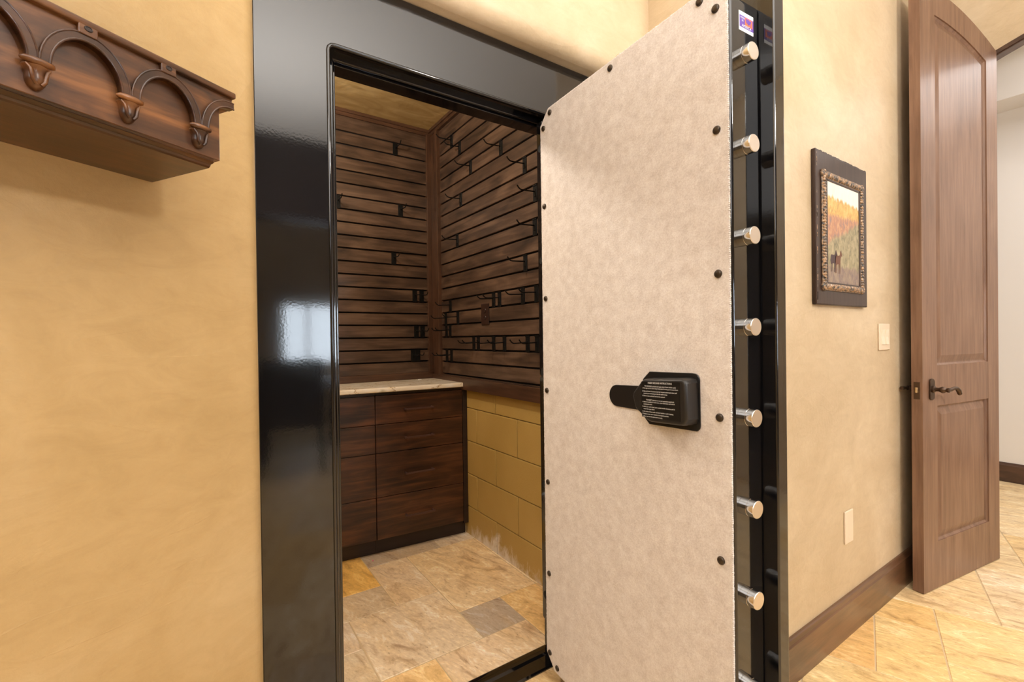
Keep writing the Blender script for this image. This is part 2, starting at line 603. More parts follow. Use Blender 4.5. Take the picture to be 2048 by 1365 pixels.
def lay_tiles(i0, i1, j0, j1, fixed, seed):
    """Random French-pattern cover of the unit grid; fixed = [(i, j, w, h, tint)]."""
    r = random.Random(seed)
    used = set()
    out = []
    for (i, j, w, h, t) in fixed:
        out.append((i, j, w, h, t))
        for a in range(i, i+w):
            for c in range(j, j+h):
                used.add((a, c))
    for j in range(j0, j1):
        for i in range(i0, i1):
            if (i, j) in used:
                continue
            opts = [(3, 2), (2, 2), (2, 3), (2, 2), (1, 2), (2, 1), (1, 1)]
            if r.random() < 0.5:
                opts = [(2, 2), (2, 3), (3, 2), (2, 1), (1, 2), (1, 1)]
            for (w, h) in opts:
                cells = [(a, c) for a in range(i, i+w) for c in range(j, j+h)]
                if all(q not in used for q in cells):
                    used.update(cells)
                    out.append((i, j, w, h, r.choice(TINTS)))
                    break
    return out


def tile_floor(name, tiles, u, org, rot, cuts, label, bounds, gain=(1.16, 1.16, 1.16)):
    bm = bmesh.new()
    tl = bm.loops.layers.float_color.new('tile_tint')
    ol = bm.faces.layers.float_vector.new('tile_offset')
    g = 0.0035
    ca, sa = math.cos(rot), math.sin(rot)

    def W(x, y, z):
        return (org[0]+x*ca-y*sa, org[1]+x*sa+y*ca, z)
    for (i, j, w, h, t) in tiles:
        x0, x1, y0, y1 = i*u+g/2, (i+w)*u-g/2, j*u+g/2, (j+h)*u-g/2
        k = 0.0022
        top = [W(x0+k, y0+k, 0), W(x1-k, y0+k, 0), W(x1-k, y1-k, 0), W(x0+k, y1-k, 0)]
        bot = [W(x0, y0, -0.003), W(x1, y0, -0.003), W(x1, y1, -0.003), W(x0, y1, -0.003)]
        tv = [bm.verts.new(p) for p in top]
        bv = [bm.verts.new(p) for p in bot]
        off = (rng.uniform(-40, 40), rng.uniform(-40, 40), rng.uniform(-5, 5))
        fs = [bm.faces.new(tv)] + [bm.faces.new((bv[q], bv[(q+1) % 4], tv[(q+1) % 4], tv[q])) for q in range(4)]
        for f in fs:
            f[ol] = off
            for l in f.loops:
                l[tl] = (t[0]*gain[0], t[1]*gain[1], t[2]*gain[2], 1)
    # grout bed, material 1
    bx0, bx1, by0, by1 = bounds
    vs = [bm.verts.new(p) for p in ((bx0, by0, -0.0022), (bx1, by0, -0.0022), (bx1, by1, -0.0022), (bx0, by1, -0.0022))]
    f = bm.faces.new(vs)
    f.material_index = 1
    for (co, no) in cuts:
        bmesh.ops.bisect_plane(bm, geom=bm.verts[:]+bm.edges[:]+bm.faces[:], plane_co=co, plane_no=no, clear_outer=True)
    me = bpy.data.meshes.new(name)
    bm.normal_update()
    for f in bm.faces:
        if f.normal.z < 0:
            f.normal_flip()
    bm.to_mesh(me)
    bm.free()
    me.materials.append(M['travertine'])
    me.materials.append(M['grout'])
    o = link(name, me)
    o['kind'] = 'structure'
    tag(o, label, 'floor')
    return o


ORANGE = (0.70, 0.44, 0.12)
DARK = (0.44, 0.36, 0.26)
# vault: tile joints at x = 0.507, 0.727, 0.94 ... and y = 1.625, 1.837, 2.05 ...
fx = [(0, 4, 2, 3, ORANGE), (0, 3, 2, 1, (0.56, 0.45, 0.29)), (2, 3, 1, 2, (0.66, 0.53, 0.35)), (2, 5, 2, 1, DARK),
      (4, 5, 2, 1, (0.62, 0.52, 0.38)), (3, 2, 2, 3, (0.68, 0.53, 0.31)), (3, 1, 1, 1, (0.42, 0.35, 0.26)), (1, 1, 2, 2, (0.66, 0.54, 0.36)),
      (0, 2, 1, 1, (0.60, 0.50, 0.36)), (0, 0, 1, 2, (0.60, 0.50, 0.34)), (2, 0, 2, 1, (0.68, 0.54, 0.35)), (1, 0, 1, 1, (0.68, 0.47, 0.22)),
      (4, 0, 1, 2, (0.68, 0.48, 0.22))]
fx = [(i, j, w, h, t) for (i, j, w, h, t) in fx]
tile_floor('floor_vault', lay_tiles(-6, 8, -2, 9, fx, 3), 0.2115, (0.3045, 1.415), 0.0,
           [((0, 1.40, 0), (0, -1, 0)), ((1.372, 0, 0), (1, 0, 0)), ((-0.60, 0, 0), (-1, 0, 0)), ((0, 2.98, 0), (0, 1, 0))],
           'cream and orange travertine tile floor inside the vault', (-0.6, 1.372, 1.40, 2.98), (1.24, 1.27, 1.42))
# room: grid turned 18.7 degrees
A0 = math.radians(18.7)
YEL = (0.74, 0.57, 0.27)
fy_ = [(0, 0, 2, 1, YEL), (0, 1, 2, 2, (0.74, 0.58, 0.33)), (2, 0, 3, 2, YEL), (1, -2, 2, 2, (0.72, 0.56, 0.32)), (3, -3, 2, 2, (0.70, 0.58, 0.40)),
       (5, 0, 2, 2, (0.72, 0.60, 0.43))]
# unit cells are counted along the turned axes from (2.10, 0.233)
fixed = []
ra = (math.cos(A0), math.sin(A0))
rb = (-math.sin(A0), math.cos(A0))
oA, oB = 1.893, -0.233
org = (oA*ra[0]+oB*rb[0], oA*ra[1]+oB*rb[1])
U2 = 0.2085
fixed = [(1, 0, 2, 1, (0.70, 0.52, 0.26)), (3, 0, 1, 2, (0.70, 0.48, 0.22)), (-1, 0, 2, 2, (0.70, 0.54, 0.29)), (4, -1, 3, 2, (0.72, 0.56, 0.34)),
         (1, 1, 2, 2, (0.66, 0.42, 0.18)), (2, -2, 2, 2, (0.74, 0.57, 0.31)), (0, -2, 2, 2, (0.74, 0.58, 0.31)), (4, -3, 1, 2, (0.72, 0.58, 0.38)), (5, -3, 2, 2, (0.72, 0.6, 0.43)),
         (-4, 7, 3, 2, (0.50, 0.42, 0.31))]
tile_floor('floor', lay_tiles(-26, 24, -26, 20, fixed, 11), U2, org, A0,
           [((0, 1.3995, 0), (0, 1, 0)), ((5.42, 0, 0), (1, 0, 0)), ((-2.64, 0, 0), (-1, 0, 0)), ((0, -4.64, 0), (0, -1, 0))],
           'warm yellow travertine tile floor laid at an angle in the room', (-2.64, 5.42, -4.64, 1.3995))

# ------------------------------------------------------------------ walls of the room
# left wall, turned 32 degrees, ending in a rounded edge beside the vault frame
pc = Vector((0.115, 1.26))
dl = Vector((0.8487, 0.5289))
nl = Vector((0.5289, -0.8487))
far = pc - dl*3.20
rad = 0.045
ret_x = 0.118
# fillet between the wall face and the return along +y
corner = pc + dl*((ret_x-pc.x)/dl.x)
half = math.radians((180-(180-58.07))/2)
# interior turn of 58.07 degrees between dl and +y
t_len = rad*math.tan(math.radians(58.07)/2)
p0 = corner - dl*t_len
cen = p0 - nl*rad
pts = [far, far + (p0-far)*0.5, p0]
a_start = math.atan2(nl.y, nl.x)
for i in range(1, 11):
    a = a_start + math.radians(58.07)*i/10
    pts.append(cen + Vector((math.cos(a), math.sin(a)))*rad)
pts += [Vector((ret_x, 1.344)), Vector((-0.05, 1.344)), far + Vector((-0.08, 0.13))]
bm = BM()
prism(bm, [(p.x, p.y, 0) for p in pts], (0, 0, 3.20))
struct('wall_left', bm, M['plaster_left'], 'golden tan plaster wall behind the carved shelf', 'wall', smooth=25)

bm = BM()
box(bm, -2.72, -2.60, -4.60, -0.40, 0, 3.20)
struct('wall_side', bm, M['plaster_back'], 'tan side wall of the room behind the camera', 'wall')

# wall over the vault door with a rounded lower edge
prof = [(1.25, 3.20), (1.25, 2.2355+0.05)]
prof += [(1.25+0.05*(1-math.cos(math.radians(a))), 2.2355+0.05*(1-math.sin(math.radians(a)))) for a in (15, 30, 45, 60, 75)]
prof += [(1.30, 2.2355), (1.344, 2.2355), (1.344, 3.20)]
bm = BM()
prism(bm, [(0.0, y, z) for y, z in prof], (1.535, 0, 0))
struct('wall_front', bm, M['plaster'], 'tan plaster wall above the vault door', 'wall', smooth=25)

bm = BM()
box(bm, 1.38, 1.536, 1.25, 1.344, 0, 2.26)
struct('wall_pier', bm, M['plaster'], 'narrow plaster pier right of the vault door frame', 'wall')

# wall with the picture: return leg, rounded corner, long face
bm = BM()
r = 0.03
pl = [(1.535, 1.344), (1.535, 0.802+r)]
pl += [(1.535+r-r*math.cos(math.radians(a)), 0.802+r-r*math.sin(math.radians(a))) for a in (15, 30, 45, 60, 75)]
pl += [(1.535+r, 0.802), (3.56, 0.802), (3.56, 0.92), (1.66, 0.92), (1.66, 1.344)]
prism(bm, [(x, y, 0) for x, y in pl], (0, 0, 3.20))
struct('wall_right', bm, M['plaster'], 'tan plaster wall that carries the framed painting', 'wall', smooth=25)

# end wall with the arched double doorway
yc, hw, zs, rise = -0.185, 0.825, 2.685, 0.150


def arch_z(y, off=0.0):
    return zs + off + rise*(1-((y-yc)/hw)**2)


bm = BM()
ol = [(0.803, 0), (yc+hw, 0), (yc+hw, zs)]
ol += [(yc+hw-2*hw*i/24, arch_z(yc+hw-2*hw*i/24)) for i in range(1, 24)]
ol += [(yc-hw, zs), (yc-hw, 0), (-4.6, 0), (-4.6, 3.20), (0.803, 3.20)]
prism(bm, [(3.55, y, z) for y, z in ol], (0.06, 0, 0))
struct('wall_end', bm, M['plaster'], 'tan plaster wall with the arched doorway at far right', 'wall')
# arched head casing
bm = BM()
for (o0, o1, x0, x1) in ((-0.006, 0.016, 3.538, 3.565), (-0.012, -0.004, 3.546, 3.608)):
    lo = [(yc+hw-0.0-2*hw*i/24, arch_z(yc+hw-2*hw*i/24, o0)) for i in range(25)]
    hi = [(yc+hw-2*hw*i/24, arch_z(yc+hw-2*hw*i/24, o1)) for i in range(25)]
    for i in range(24):
        prism(bm, [(x0, *lo[i]), (x0, *lo[i+1]), (x0, *hi[i+1]), (x0, *hi[i])], (x1-x0, 0, 0))
struct('trim_1', bm, M['trim_wood_y'], 'dark arched casing over the doorway at far right', 'trim')

bm = BM()
box(bm, -2.72, 0.95, -4.72, -4.60, 0, 3.20)
box(bm, 2.65, 3.67, -4.72, -4.60, 0, 3.20)
box(bm, 0.95, 2.65, -4.72, -4.60, 0, 0.85)
box(bm, 0.95, 2.65, -4.72, -4.60, 1.78, 3.20)
struct('wall_back', bm, M['plaster_back'], 'tan wall with a window behind the camera', 'wall')
bm = BM()
for (a, c, d, e) in ((0.95, 2.65, 0.85, 0.90), (0.95, 2.65, 1.73, 1.78), (0.95, 1.00, 0.90, 1.73), (2.60, 2.65, 0.90, 1.73), (1.30, 1.335, 0.90, 1.73), (1.95, 1.985, 0.90, 1.73)):
    box(bm, a, c, -4.69, -4.63, d, e)
w = struct('window_1', bm, M['window_frame'], 'window behind the camera, seen mirrored in the black frame', 'window')
bm = BM()
box(bm, 0.97, 2.63, -4.665, -4.661, 0.87, 1.76)
obj('pane', bm, M['glass'], w)

bm = BM()
box(bm, -2.72, 3.67, -4.72, 1.40, 3.20, 3.30)
struct('ceiling', bm, M['ceiling_paint'], 'pale ceiling of the room', 'ceiling')

# hall beyond the arched doorway
bm = BM()
box(bm, 5.40, 5.50, -2.6, 2.4, 0, 3.4)
box(bm, 3.61, 5.40, 2.3, 2.4, 0, 3.4)
box(bm, 3.61, 5.40, -2.7, -2.6, 0, 3.4)
struct('wall_hall', bm, M['white_paint'], 'white wall of the hall beyond the doorway', 'wall')
bm = BM()
box(bm, 5.10, 5.40, -2.6, 2.3, 2.985, 3.4)
struct('trim_2', bm, M['white_paint'], 'white soffit along the top of the hall wall', 'trim')
bm = BM()
box(bm, 3.55, 5.5, -2.7, 2.4, 3.4, 3.5)
box(bm, 3.55, 3.67, -2.7, 2.4, 3.20, 3.4)
struct('ceiling_hall', bm, M['ceiling_paint'], 'white ceiling of the hall', 'ceiling')
bm = BM()
box(bm, 3.67, 5.42, 1.39, 2.4, -0.02, 0)
struct('floor_hall', bm, M['grout'], 'far strip of hall floor', 'floor')
bm = BM()
box(bm, 3.60, 3.67, 0.80, 2.4, 0, 3.20)
struct('wall_hall_side', bm, M['white_paint'], 'white side wall of the hall behind the open door', 'wall')


def baseboard(name, p, d, length, nrm, label, m):
    """skirting board profile swept along d."""
    h, t = 0.155, 0.018
    prf = [(0, 0), (t, 0), (t, h-0.022), (t-0.004, h-0.016), (t-0.007, h-0.004), (t-0.011, h), (0, h)]
    bm = BM()
    d, nrm, p = Vector(d), Vector(nrm), Vector(p)
    prism(bm, [p+nrm*a+Vector((0, 0, c)) for a, c in prf], d*length)
    return struct(name, bm, m, label, 'baseboard')


baseboard('baseboard_right', (1.52, 0.802, 0), (1, 0, 0), 2.03, (0, -1, 0), 'brown wooden baseboard under the framed painting', M['base_wood'])
baseboard('baseboard_hall', (5.40, -2.6, 0), (0, 1, 0), 4.9, (-1, 0, 0), 'brown baseboard along the white hall wall', M['trim_wood_y'])

# ------------------------------------------------------------------ vault shell
bm = BM()
box(bm, -0.70, 0.29, 1.346, 1.47, 0, 2.645)
box(bm, 1.165, 1.45, 1.346, 1.47, 0, 2.645)
box(bm, 0.29, 1.165, 1.346, 1.47, 2.06, 2.645)
struct('wall_vault_front', bm, M['block_paint'], 'block wall that holds the vault door frame, seen from inside', 'wall')
bm = BM()
box(bm, -0.70, -0.60, 1.47, 3.0, 0, 2.645)
struct('wall_vault_left', bm, M['block_paint'], 'left block wall of the vault', 'wall')
bm = BM()
box(bm, -0.70, 1.47, 2.985, 3.08, 0, 2.645)
struct('wall_vault_back', bm, M['block_paint'], 'back block wall of the vault behind the slats', 'wall')
bm = BM()
box(bm, -0.70, 1.48, 1.346, 3.08, 2.645, 2.72)
struct('ceiling_vault', bm, M['vault_ceiling'], 'glossy golden ceiling panel of the vault', 'ceiling')
# right block wall: real blocks with joints
bm = BM()
box(bm, 1.374, 1.48, 1.47, 3.0, -0.01, 2.645, mi=1)
zt = 0.788
k = 0
z1 = zt+0.2032*2
row = 0
while z1 > 0:
    z0 = max(z1-0.2032, 0.0)
    off = 0.0 if row % 2 == 0 else 0.2135
    y = 0.71+off
    while y < 3.0:
        a, c = max(y, 1.47), min(y+0.427, 2.985)
        if c-a > 0.02:
            box(bm, 1.3675, 1.40, a+0.0025, c-0.0025, z0+0.002, z1-0.002, bev=0.004, seg=2)
        y += 0.427
    z1 -= 0.2032
    row += 1
struct('wall_vault_right', bm, [M['block_paint'], M['block_joint']], 'yellow painted concrete block wall low at the right of the vault', 'wall', smooth=40)

# trims of the vault
bm = BM()
box(bm, -0.60, 1.37, 2.945, 2.985, 2.604, 2.645)
box(bm, -0.60, 1.36, 2.935, 2.985, 2.625, 2.645, bev=0.003)
box(bm, 1.325, 1.37, 1.47, 2.985, 2.604, 2.645)
box(bm, 1.315, 1.37, 1.47, 2.985, 2.625, 2.645, bev=0.003)
struct('trim_3', bm, M['trim_wood_x'], 'brown crown strip round the vault ceiling', 'trim')
bm = BM()
box(bm, 1.300, 1.352, 2.94, 2.985, 0.985, 2.61, bev=0.002)
box(bm, 1.330, 1.368, 2.866, 2.94, 0.975, 2.61, bev=0.002)
box(bm, 1.322, 1.368, 2.826, 2.866, 0.975, 2.61, bev=0.002)
struct('trim_4', bm, M['trim_wood_z'], 'brown vertical corner trim between the two slatted walls', 'trim')
bm = BM()
box(bm, -0.60, 1.345, 2.945, 2.985, 0.947, 0.990, bev=0.002)
struct('trim_5', bm, M['trim_wood_x'], 'brown strip along the back of the counter', 'trim')
bm = BM()
box(bm, 1.326, 1.368, 1.47, 2.955, 0.903, 0.976, bev=0.003)
struct('trim_6', bm, M['trim_wood_y'], 'brown ledger strip under the right slatted wall', 'trim')

# slatted panels
G0, PITCH, GAP = 2.512, 0.0803, 0.0098


def slats(lo, hi, bx):
    bm = BM()
    z1 = hi
    z = G0
    edges = [hi] + [G0-PITCH*i for i in range(0, 22) if G0-PITCH*i > lo+0.01] + [lo]
    for a, c in zip(edges, edges[1:]):
        bx(bm, c+GAP/2, a-GAP/2)
    return bm


bm = slats(0.985, 2.61, lambda bm, a, c: box(bm, -0.60, 1.305, 2.955, 2.972, a, c, bev=0.0015, seg=1))
t = thing('slatwall', 'dark brown slatted panel on the vault back wall above the counter', 'wall panel', (0, 0, 0))
obj('slats', bm, M['slat_wood'], t)
bm = BM()
box(bm, -0.60, 1.33, 2.972, 2.984, 0.99, 2.61)
obj('backing_board', bm, M['gap_shade'], t)  # dark sheet whose colour supplies the shade in the slat gaps
t = thing('slatwall', 'dark brown slatted panel on the right vault wall above the yellow blocks', 'wall panel', (0, 0, 0))
bm = slats(0.97, 2.61, lambda bm, a, c: box(bm, 1.345, 1.360, 1.475, 2.828, a, c, bev=0.0015, seg=1))
obj('slats', bm, M['slat_wood_y'], t)
bm = BM()
box(bm, 1.360, 1.3665, 1.475, 2.83, 0.975, 2.61)
obj('backing_board', bm, M['gap_shade'], t)  # dark sheet here too, groove shade by colour

# slatwall hooks
bm = BM()
box(bm, 0.0, 0.0035, -0.016, 0.016, -0.079, -0.001, bev=0.0008, seg=1)
box(bm, -0.010, 0.006, -0.016, 0.016, -0.004, 0.003, bev=0.0008, seg=1)
box(bm, 0.003, 0.006, -0.007, 0.007, -0.055, -0.020, bev=0.001, seg=1)
hb_me = obj('bracket', bm, M['hook_black'], None)
bm = BM()
tube(bm, [(0.003, 0, -0.030), (0.03, 0, -0.032), (0.080, 0, -0.0345), (0.090, 0, -0.033), (0.099, 0, -0.027), (0.108, 0, -0.016)], 0.0032, 8)
hp_me = obj('prong', bm, M['hook_black'], None, smooth=40)
ORD = ['', 'first', 'second', 'third', 'fourth', 'fifth', 'sixth', 'seventh', 'eighth', 'ninth', 'tenth', 'eleventh', 'twelfth', 'thirteenth']
right_hooks = {0: [2.647], 1: [2.54, 2.037], 3: [2.405, 2.073], 5: [2.533, 1.858], 7: [1.7742], 8: [2.586], 9: [1.781], 11: [1.863],
               13: [2.695, 2.166, 2.106, 1.888, 1.775], 14: [2.764, 2.593], 15: [2.757, 2.703], 16: [2.394, 2.34, 2.171, 2.062, 1.852, 1.775], 17: [2.754, 2.689]}
back_hooks = {0: [1.086], 5: [1.116, 0.716], 9: [1.065], 12: [1.256, 1.207], 15: [1.259, 1.215], 17: [1.224, 1.19]}


def place_hooks(rows, where, pos, rz, grp):
    first = True
    for ri, k in enumerate(sorted(rows)):
        z = G0 - PITCH*k - 0.004
        for ci, q in enumerate(rows[k]):
            if len(rows[k]) == 1:
                side = 'alone in its row'
            elif ci == 0:
                side = 'nearest corner'
            elif ci == len(rows[k])-1:
                side = 'farthest from corner' if len(rows[k]) > 2 else 'farther from corner'
            else:
                side = ORD[ci+1]+' from corner'
            rown = 'lowest row' if ri == len(rows)-1 else ('top row' if ri == 0 else ORD[ri+1]+' row down')
            e = thing('slatwall_hook', 'black hook on %s slat wall, %s of hooks, %s' % (where, rown, side), 'hook', pos(q, z), rz, grp)
            for src in (hb_me, hp_me):
                c = src.copy()
                C.objects.link(c)
                c.parent = e


place_hooks(right_hooks, 'right', lambda q, z: (1.345, q, z), PI, 'display hooks on the right slatted wall')
place_hooks(back_hooks, 'back', lambda q, z: (q, 2.955, z), -PI/2, 'display hooks on the back slatted wall')
for src in (hb_me, hp_me):
    bpy.data.objects.remove(src)

# brown outlet on the right slatted wall
t = thing('wall_outlet', 'dark brown double outlet on the right slatted wall', 'outlet', (1.345, 2.256, 1.352), PI)
bm = BM()
box(bm, 0.0, 0.007, -0.041, 0.041, -0.060, 0.060, bev=0.003)
obj('cover_plate', bm, M['brown_plastic'], t)
for dz in (0.021, -0.021):
    bm = BM()
    prism(bm, [(0.007, 0.017*math.cos(a)*1.0, dz+0.0145*math.sin(a)) for a in [2*PI*i/20 for i in range(20)]], (0.003, 0, 0), bev=0.001, seg=1)
    rc = obj('receptacle', bm, M['brown_plastic'], t)
    bm = BM()
    for (y, h) in ((-0.006, 0.004), (0.006, 0.005)):
        box(bm, 0.0098, 0.0104, y-0.0012, y+0.0012, dz-h+0.002, dz+h+0.002)
    lathe(bm, [(0.0025, 0), (0.0025, 0.0006)], (0.0098, 0, dz-0.008), (1, 0, 0), 10)
    obj('slots', bm, M['gap_shade'], rc)

# ------------------------------------------------------------------ cabinets (turned 4.3 degrees) and counter
CR = math.atan2(-0.075, 1)
FX, FY = 0.82, 2.571           # on the drawer front line
ZB = [0.902, 0.738, 0.576, 0.328, 0.090]


def cabinet(x0, x1, label, filler):
    t = thing('drawer_cabinet', label, 'cabinet', (FX, FY, 0), CR)
    bm = BM()
    xb = x1-0.034 if filler else x1
    prism(bm, [(x0, 0.020, 0.09), (x1, 0.020, 0.09), (xb, 0.345, 0.09), (x0, 0.345, 0.09)], (0, 0, 0.828))
    box(bm, x0, x1, 0.006, 0.03, 0.904, 0.918)
    obj('cabinet_body', bm, M['dark_wood'], t)
    bm = BM()
    prism(bm, [(x0, 0.045, 0), (x1-(0.006 if filler else 0), 0.045, 0), (xb, 0.345, 0), (x0, 0.345, 0)], (0, 0, 0.09))
    obj('toe_kick', bm, M['dark_wood'], t)
    xr = x1
    if filler:
        xr = x1-0.032
        bm = BM()
        box(bm, xr+0.002, x1, 0.002, 0.02, 0.075, 0.918, bev=0.001)
        obj('filler_strip', bm, M['dark_wood'], t)
    for a, c in zip(ZB, ZB[1:]):
        bm = BM()
        box(bm, x0+0.0015, xr-0.0015, 0.0, 0.019, c+0.0018, a-0.0018, bev=0.0012, seg=1)
        d = obj('drawer_front', bm, M['drawer_wood'], t)
        cx, cz = (x0+xr)/2 - (0.018 if filler else 0.012), (a+c)/2 - 0.004
        bm = BM()
        L = 0.088
        box(bm, cx-L, cx+L, -0.034, -0.026, cz-0.0045, cz+0.0045, bev=0.0015)
        for s in (-1, 1):
            box(bm, cx+s*(L-0.008)-0.005, cx+s*(L-0.008)+0.005, -0.028, 0.002, cz-0.005, cz+0.005, bev=0.001)
        obj('handle', bm, M['pull_bronze'], d)
    return t


cabinet(-0.012, 0.548, 'dark walnut four drawer cabinet next to the yellow block wall', True)
cabinet(-0.570, -0.013, 'dark walnut four drawer cabinet cut off by the vault door frame', False)
# counter: front edge follows the cabinets, back edge follows the wall
y_l, y_r = 2.571-0.03+0.075*(0.82+0.02), 2.571-0.03-0.075*(1.345-0.82)
ch = 0.030
cp = [(0.19, 2.571-0.03+0.075*(0.82-0.19)), (1.366-0.038, y_r+0.002), (1.366, y_r+0.036), (1.366, 2.944), (0.19, 2.944)]
bm = BM()
prism(bm, [(x, y, 0.921) for x, y in cp], (0, 0, 0.026), bev=0.005, seg=3)
tag(obj('countertop', bm, M['counter_stone'], None, smooth=40), 'cream veined stone countertop on the drawer cabinets', 'countertop')
# small white clip on the counter
bm = BM()
for dx in (0, 0.012):
    ring = [(1.200+dx+0.0055*math.cos(2*PI*i/14), 2.885+0.0055*math.sin(2*PI*i/14), 0.9490) for i in range(14)]
    tube(bm, ring, 0.0018, 6, closed=True)
tag(obj('plastic_clip', bm, M['white_plastic'], None, smooth=60), 'tiny white plastic clip lying on the stone countertop', 'clip')
bm = BM()
lathe(bm, [(0, 0), (0.003, 0.001), (0.004, 0.004), (0.003, 0.007), (0, 0.008)], (0.770, 2.533, 0), (0, 0, 1), 12)
tag(obj('pink_bead', bm, M['pink'], None, smooth=60), 'tiny pink bead on the vault floor before the drawers', 'bead')

# ------------------------------------------------------------------ vault door frame
t = thing('vault_door_frame', 'glossy black steel vault door frame set into the plaster wall', 'door frame', (0.73, 1.33, 0))
TX, TY = 0.73, 1.33


def ring(bm, xo0, xo1, zo, xi0, xi1, zi, y0, y1, bev=0.0, rc=0.0):
    """door-shaped portal: outer box minus inner opening, standing on the floor (local coords)."""
    out = [(xo0, 0.0), (xo0, zo), (xo1, zo), (xo1, 0.0)]
    if rc:
        inn = [(xi1, 0.0), (xi1, zi-rc)] + [(xi1-rc+rc*math.cos(math.radians(a)), zi-rc+rc*math.sin(math.radians(a))) for a in (18, 36, 54, 72)] + [(xi1-rc, zi), (xi0+rc, zi)]
        inn += [(xi0+rc-rc*math.sin(math.radians(a)), zi-rc+rc*math.cos(math.radians(a))) for a in (18, 36, 54, 72)] + [(xi0, zi-rc), (xi0, 0.0)]
    else:
        inn = [(xi1, 0.0), (xi1, zi), (xi0, zi), (xi0, 0.0)]
    prism(bm, [(x-TX, y0-TY, z) for x, z in out+inn], (0, y1-y0, 0), bev=bev, seg=3)


bm = BM()
ring(bm, 0.119, 1.379, 2.2345, 0.303, 1.150, 2.030, 1.330, 1.345, bev=0.005, rc=0.018)
obj('face_flange', bm, M['black_gloss'], t, smooth=35)
bm = BM()
# rolled lip round the opening
lip = [(1.150, 0.0), (1.150, 2.012)] + [(1.132+0.018*math.cos(math.radians(a)), 2.012+0.018*math.sin(math.radians(a))) for a in (30, 60)] + [(1.132, 2.030), (0.321, 2.030)]
lip += [(0.321-0.018*math.sin(math.radians(a)), 2.012+0.018*math.cos(math.radians(a))) for a in (30, 60)] + [(0.303, 2.012), (0.303, 0.0)]
tube(bm, [(x-TX, 0.002, z) for x, z in lip], 0.0058, 12)
obj('rolled_lip', bm, M['black_gloss'], t, smooth=60)
bm = BM()
ring(bm, 0.290, 1.163, 2.043, 0.3035, 1.1495, 2.0295, 1.3455, 1.378)
obj('rebate', bm, M['black_gloss'], t)
bm = BM()
ring(bm, 0.290, 1.163, 2.043, 0.328, 1.125, 2.016, 1.376, 1.392, bev=0.005)
obj('stop_bead', bm, M['black_gloss'], t, smooth=35)
bm = BM()
ring(bm, 0.290, 1.163, 2.043, 0.3355, 1.1175, 2.010, 1.394, 1.452, bev=0.002)
obj('inner_stop', bm, M['black_gloss'], t, smooth=35)
bm = BM()
thp = [(1.332, 0), (1.332, 0.004), (1.338, 0.009), (1.352, 0.009), (1.356, 0.005), (1.392, 0.005), (1.400, 0.012), (1.414, 0.012), (1.420, 0.008), (1.436, 0.008), (1.444, 0.004), (1.448, 0)]
prism(bm, [(0.3405-TX, y-TY, z) for y, z in thp], (0.772, 0, 0))
obj('threshold', bm, M['black_gloss'], t, smooth=30)

# ------------------------------------------------------------------ vault door (local X to the bolt edge, Y into the door, Z up)
DA = math.radians(3.533)
DR = math.atan2(-math.cos(DA), -math.sin(DA))
t = thing('vault_door', 'thick black vault door with beige carpeted inner face standing open', 'vault door', (1.012, 1.2314, 0), DR)
E0, E1, Z0, Z1, CH = -0.070, 0.6626, 0.051, 2.008, 0.046


def octo(e0, e1, z0, z1, c):
    return [(e0+c, z0), (e1-c, z0), (e1, z0+c), (e1, z1-c), (e1-c, z1), (e0+c, z1), (e0, z1-c), (e0, z0+c)]


bm = BM()
prism(bm, [(x, 0.0, z) for x, z in octo(E0, E1, Z0, Z1, CH)], (0, 0.104, 0), bev=0.006, seg=4)
obj('bolt_box', bm, M['black_gloss'], t, smooth=35)
bm = BM()
prism(bm, [(x, 0.1045, z) for x, z in octo(-0.088, 0.6986, 0.014, 2.046, 0.012)], (0, 0.0385, 0), bev=0.004, seg=4)
obj('door_plate', bm, M['black_gloss'], t, smooth=35)
# carpet panel with a tufted rim
bm = BM()
inset = 0.003
loop = octo(E0+inset, E1-inset-0.001, Z0+inset, Z1-inset, CH)
prism(bm, [(x, -0.0065, z) for x, z in loop], (0, 0.006, 0), bev=0.002, seg=2)
tr = random.Random(4)
for (a, c) in zip(loop, loop[1:]+loop[:1]):
    L = math.hypot(c[0]-a[0], c[1]-a[1])
    n = int(L/0.0042)
    ox, oz = (c[1]-a[1])/L, -(c[0]-a[0])/L
    for i in range(n):
        f = (i+0.5)/n
        px, pz = a[0]+(c[0]-a[0])*f, a[1]+(c[1]-a[1])*f
        q = 0.0026*tr.uniform(0.85, 1.15)
        bmesh.ops.create_icosphere(bm, subdivisions=1, radius=q, matrix=Matrix.Translation((px, -0.0042, pz)) @ Matrix.Diagonal((1, 1.1, 1, 1)))
obj('carpet_panel', bm, M['carpet'], t)


def rivet(e, z):
    bm = BM()
    lathe(bm, [(0.0092, 0), (0.0095, 0.0018), (0.0085, 0.0042), (0.006, 0.0056), (0.0, 0.0062)], (e, -0.0065, z), (0, -1, 0), 20)
    return obj('carpet_button', bm, M['rivet'], t, smooth=50)


for (e, z) in [(-0.047, 1.9464), (-0.047, 1.6744), (-0.046, 1.3514), (-0.046, 1.0297), (-0.046, 0.7077), (-0.046, 0.3850), (-0.048, 0.1045),
               (-0.008, 1.9864), (0.2915, 1.9855), (0.591, 1.9863), (0.632, 1.945), (0.632, 1.6744), (0.632, 1.3530), (0.632, 1.030), (0.632, 0.708), (0.632, 0.386), (0.632, 0.1045),
               (-0.005, 0.0745), (0.2915, 0.0745), (0.591, 0.0745)]:
    rivet(e, z)

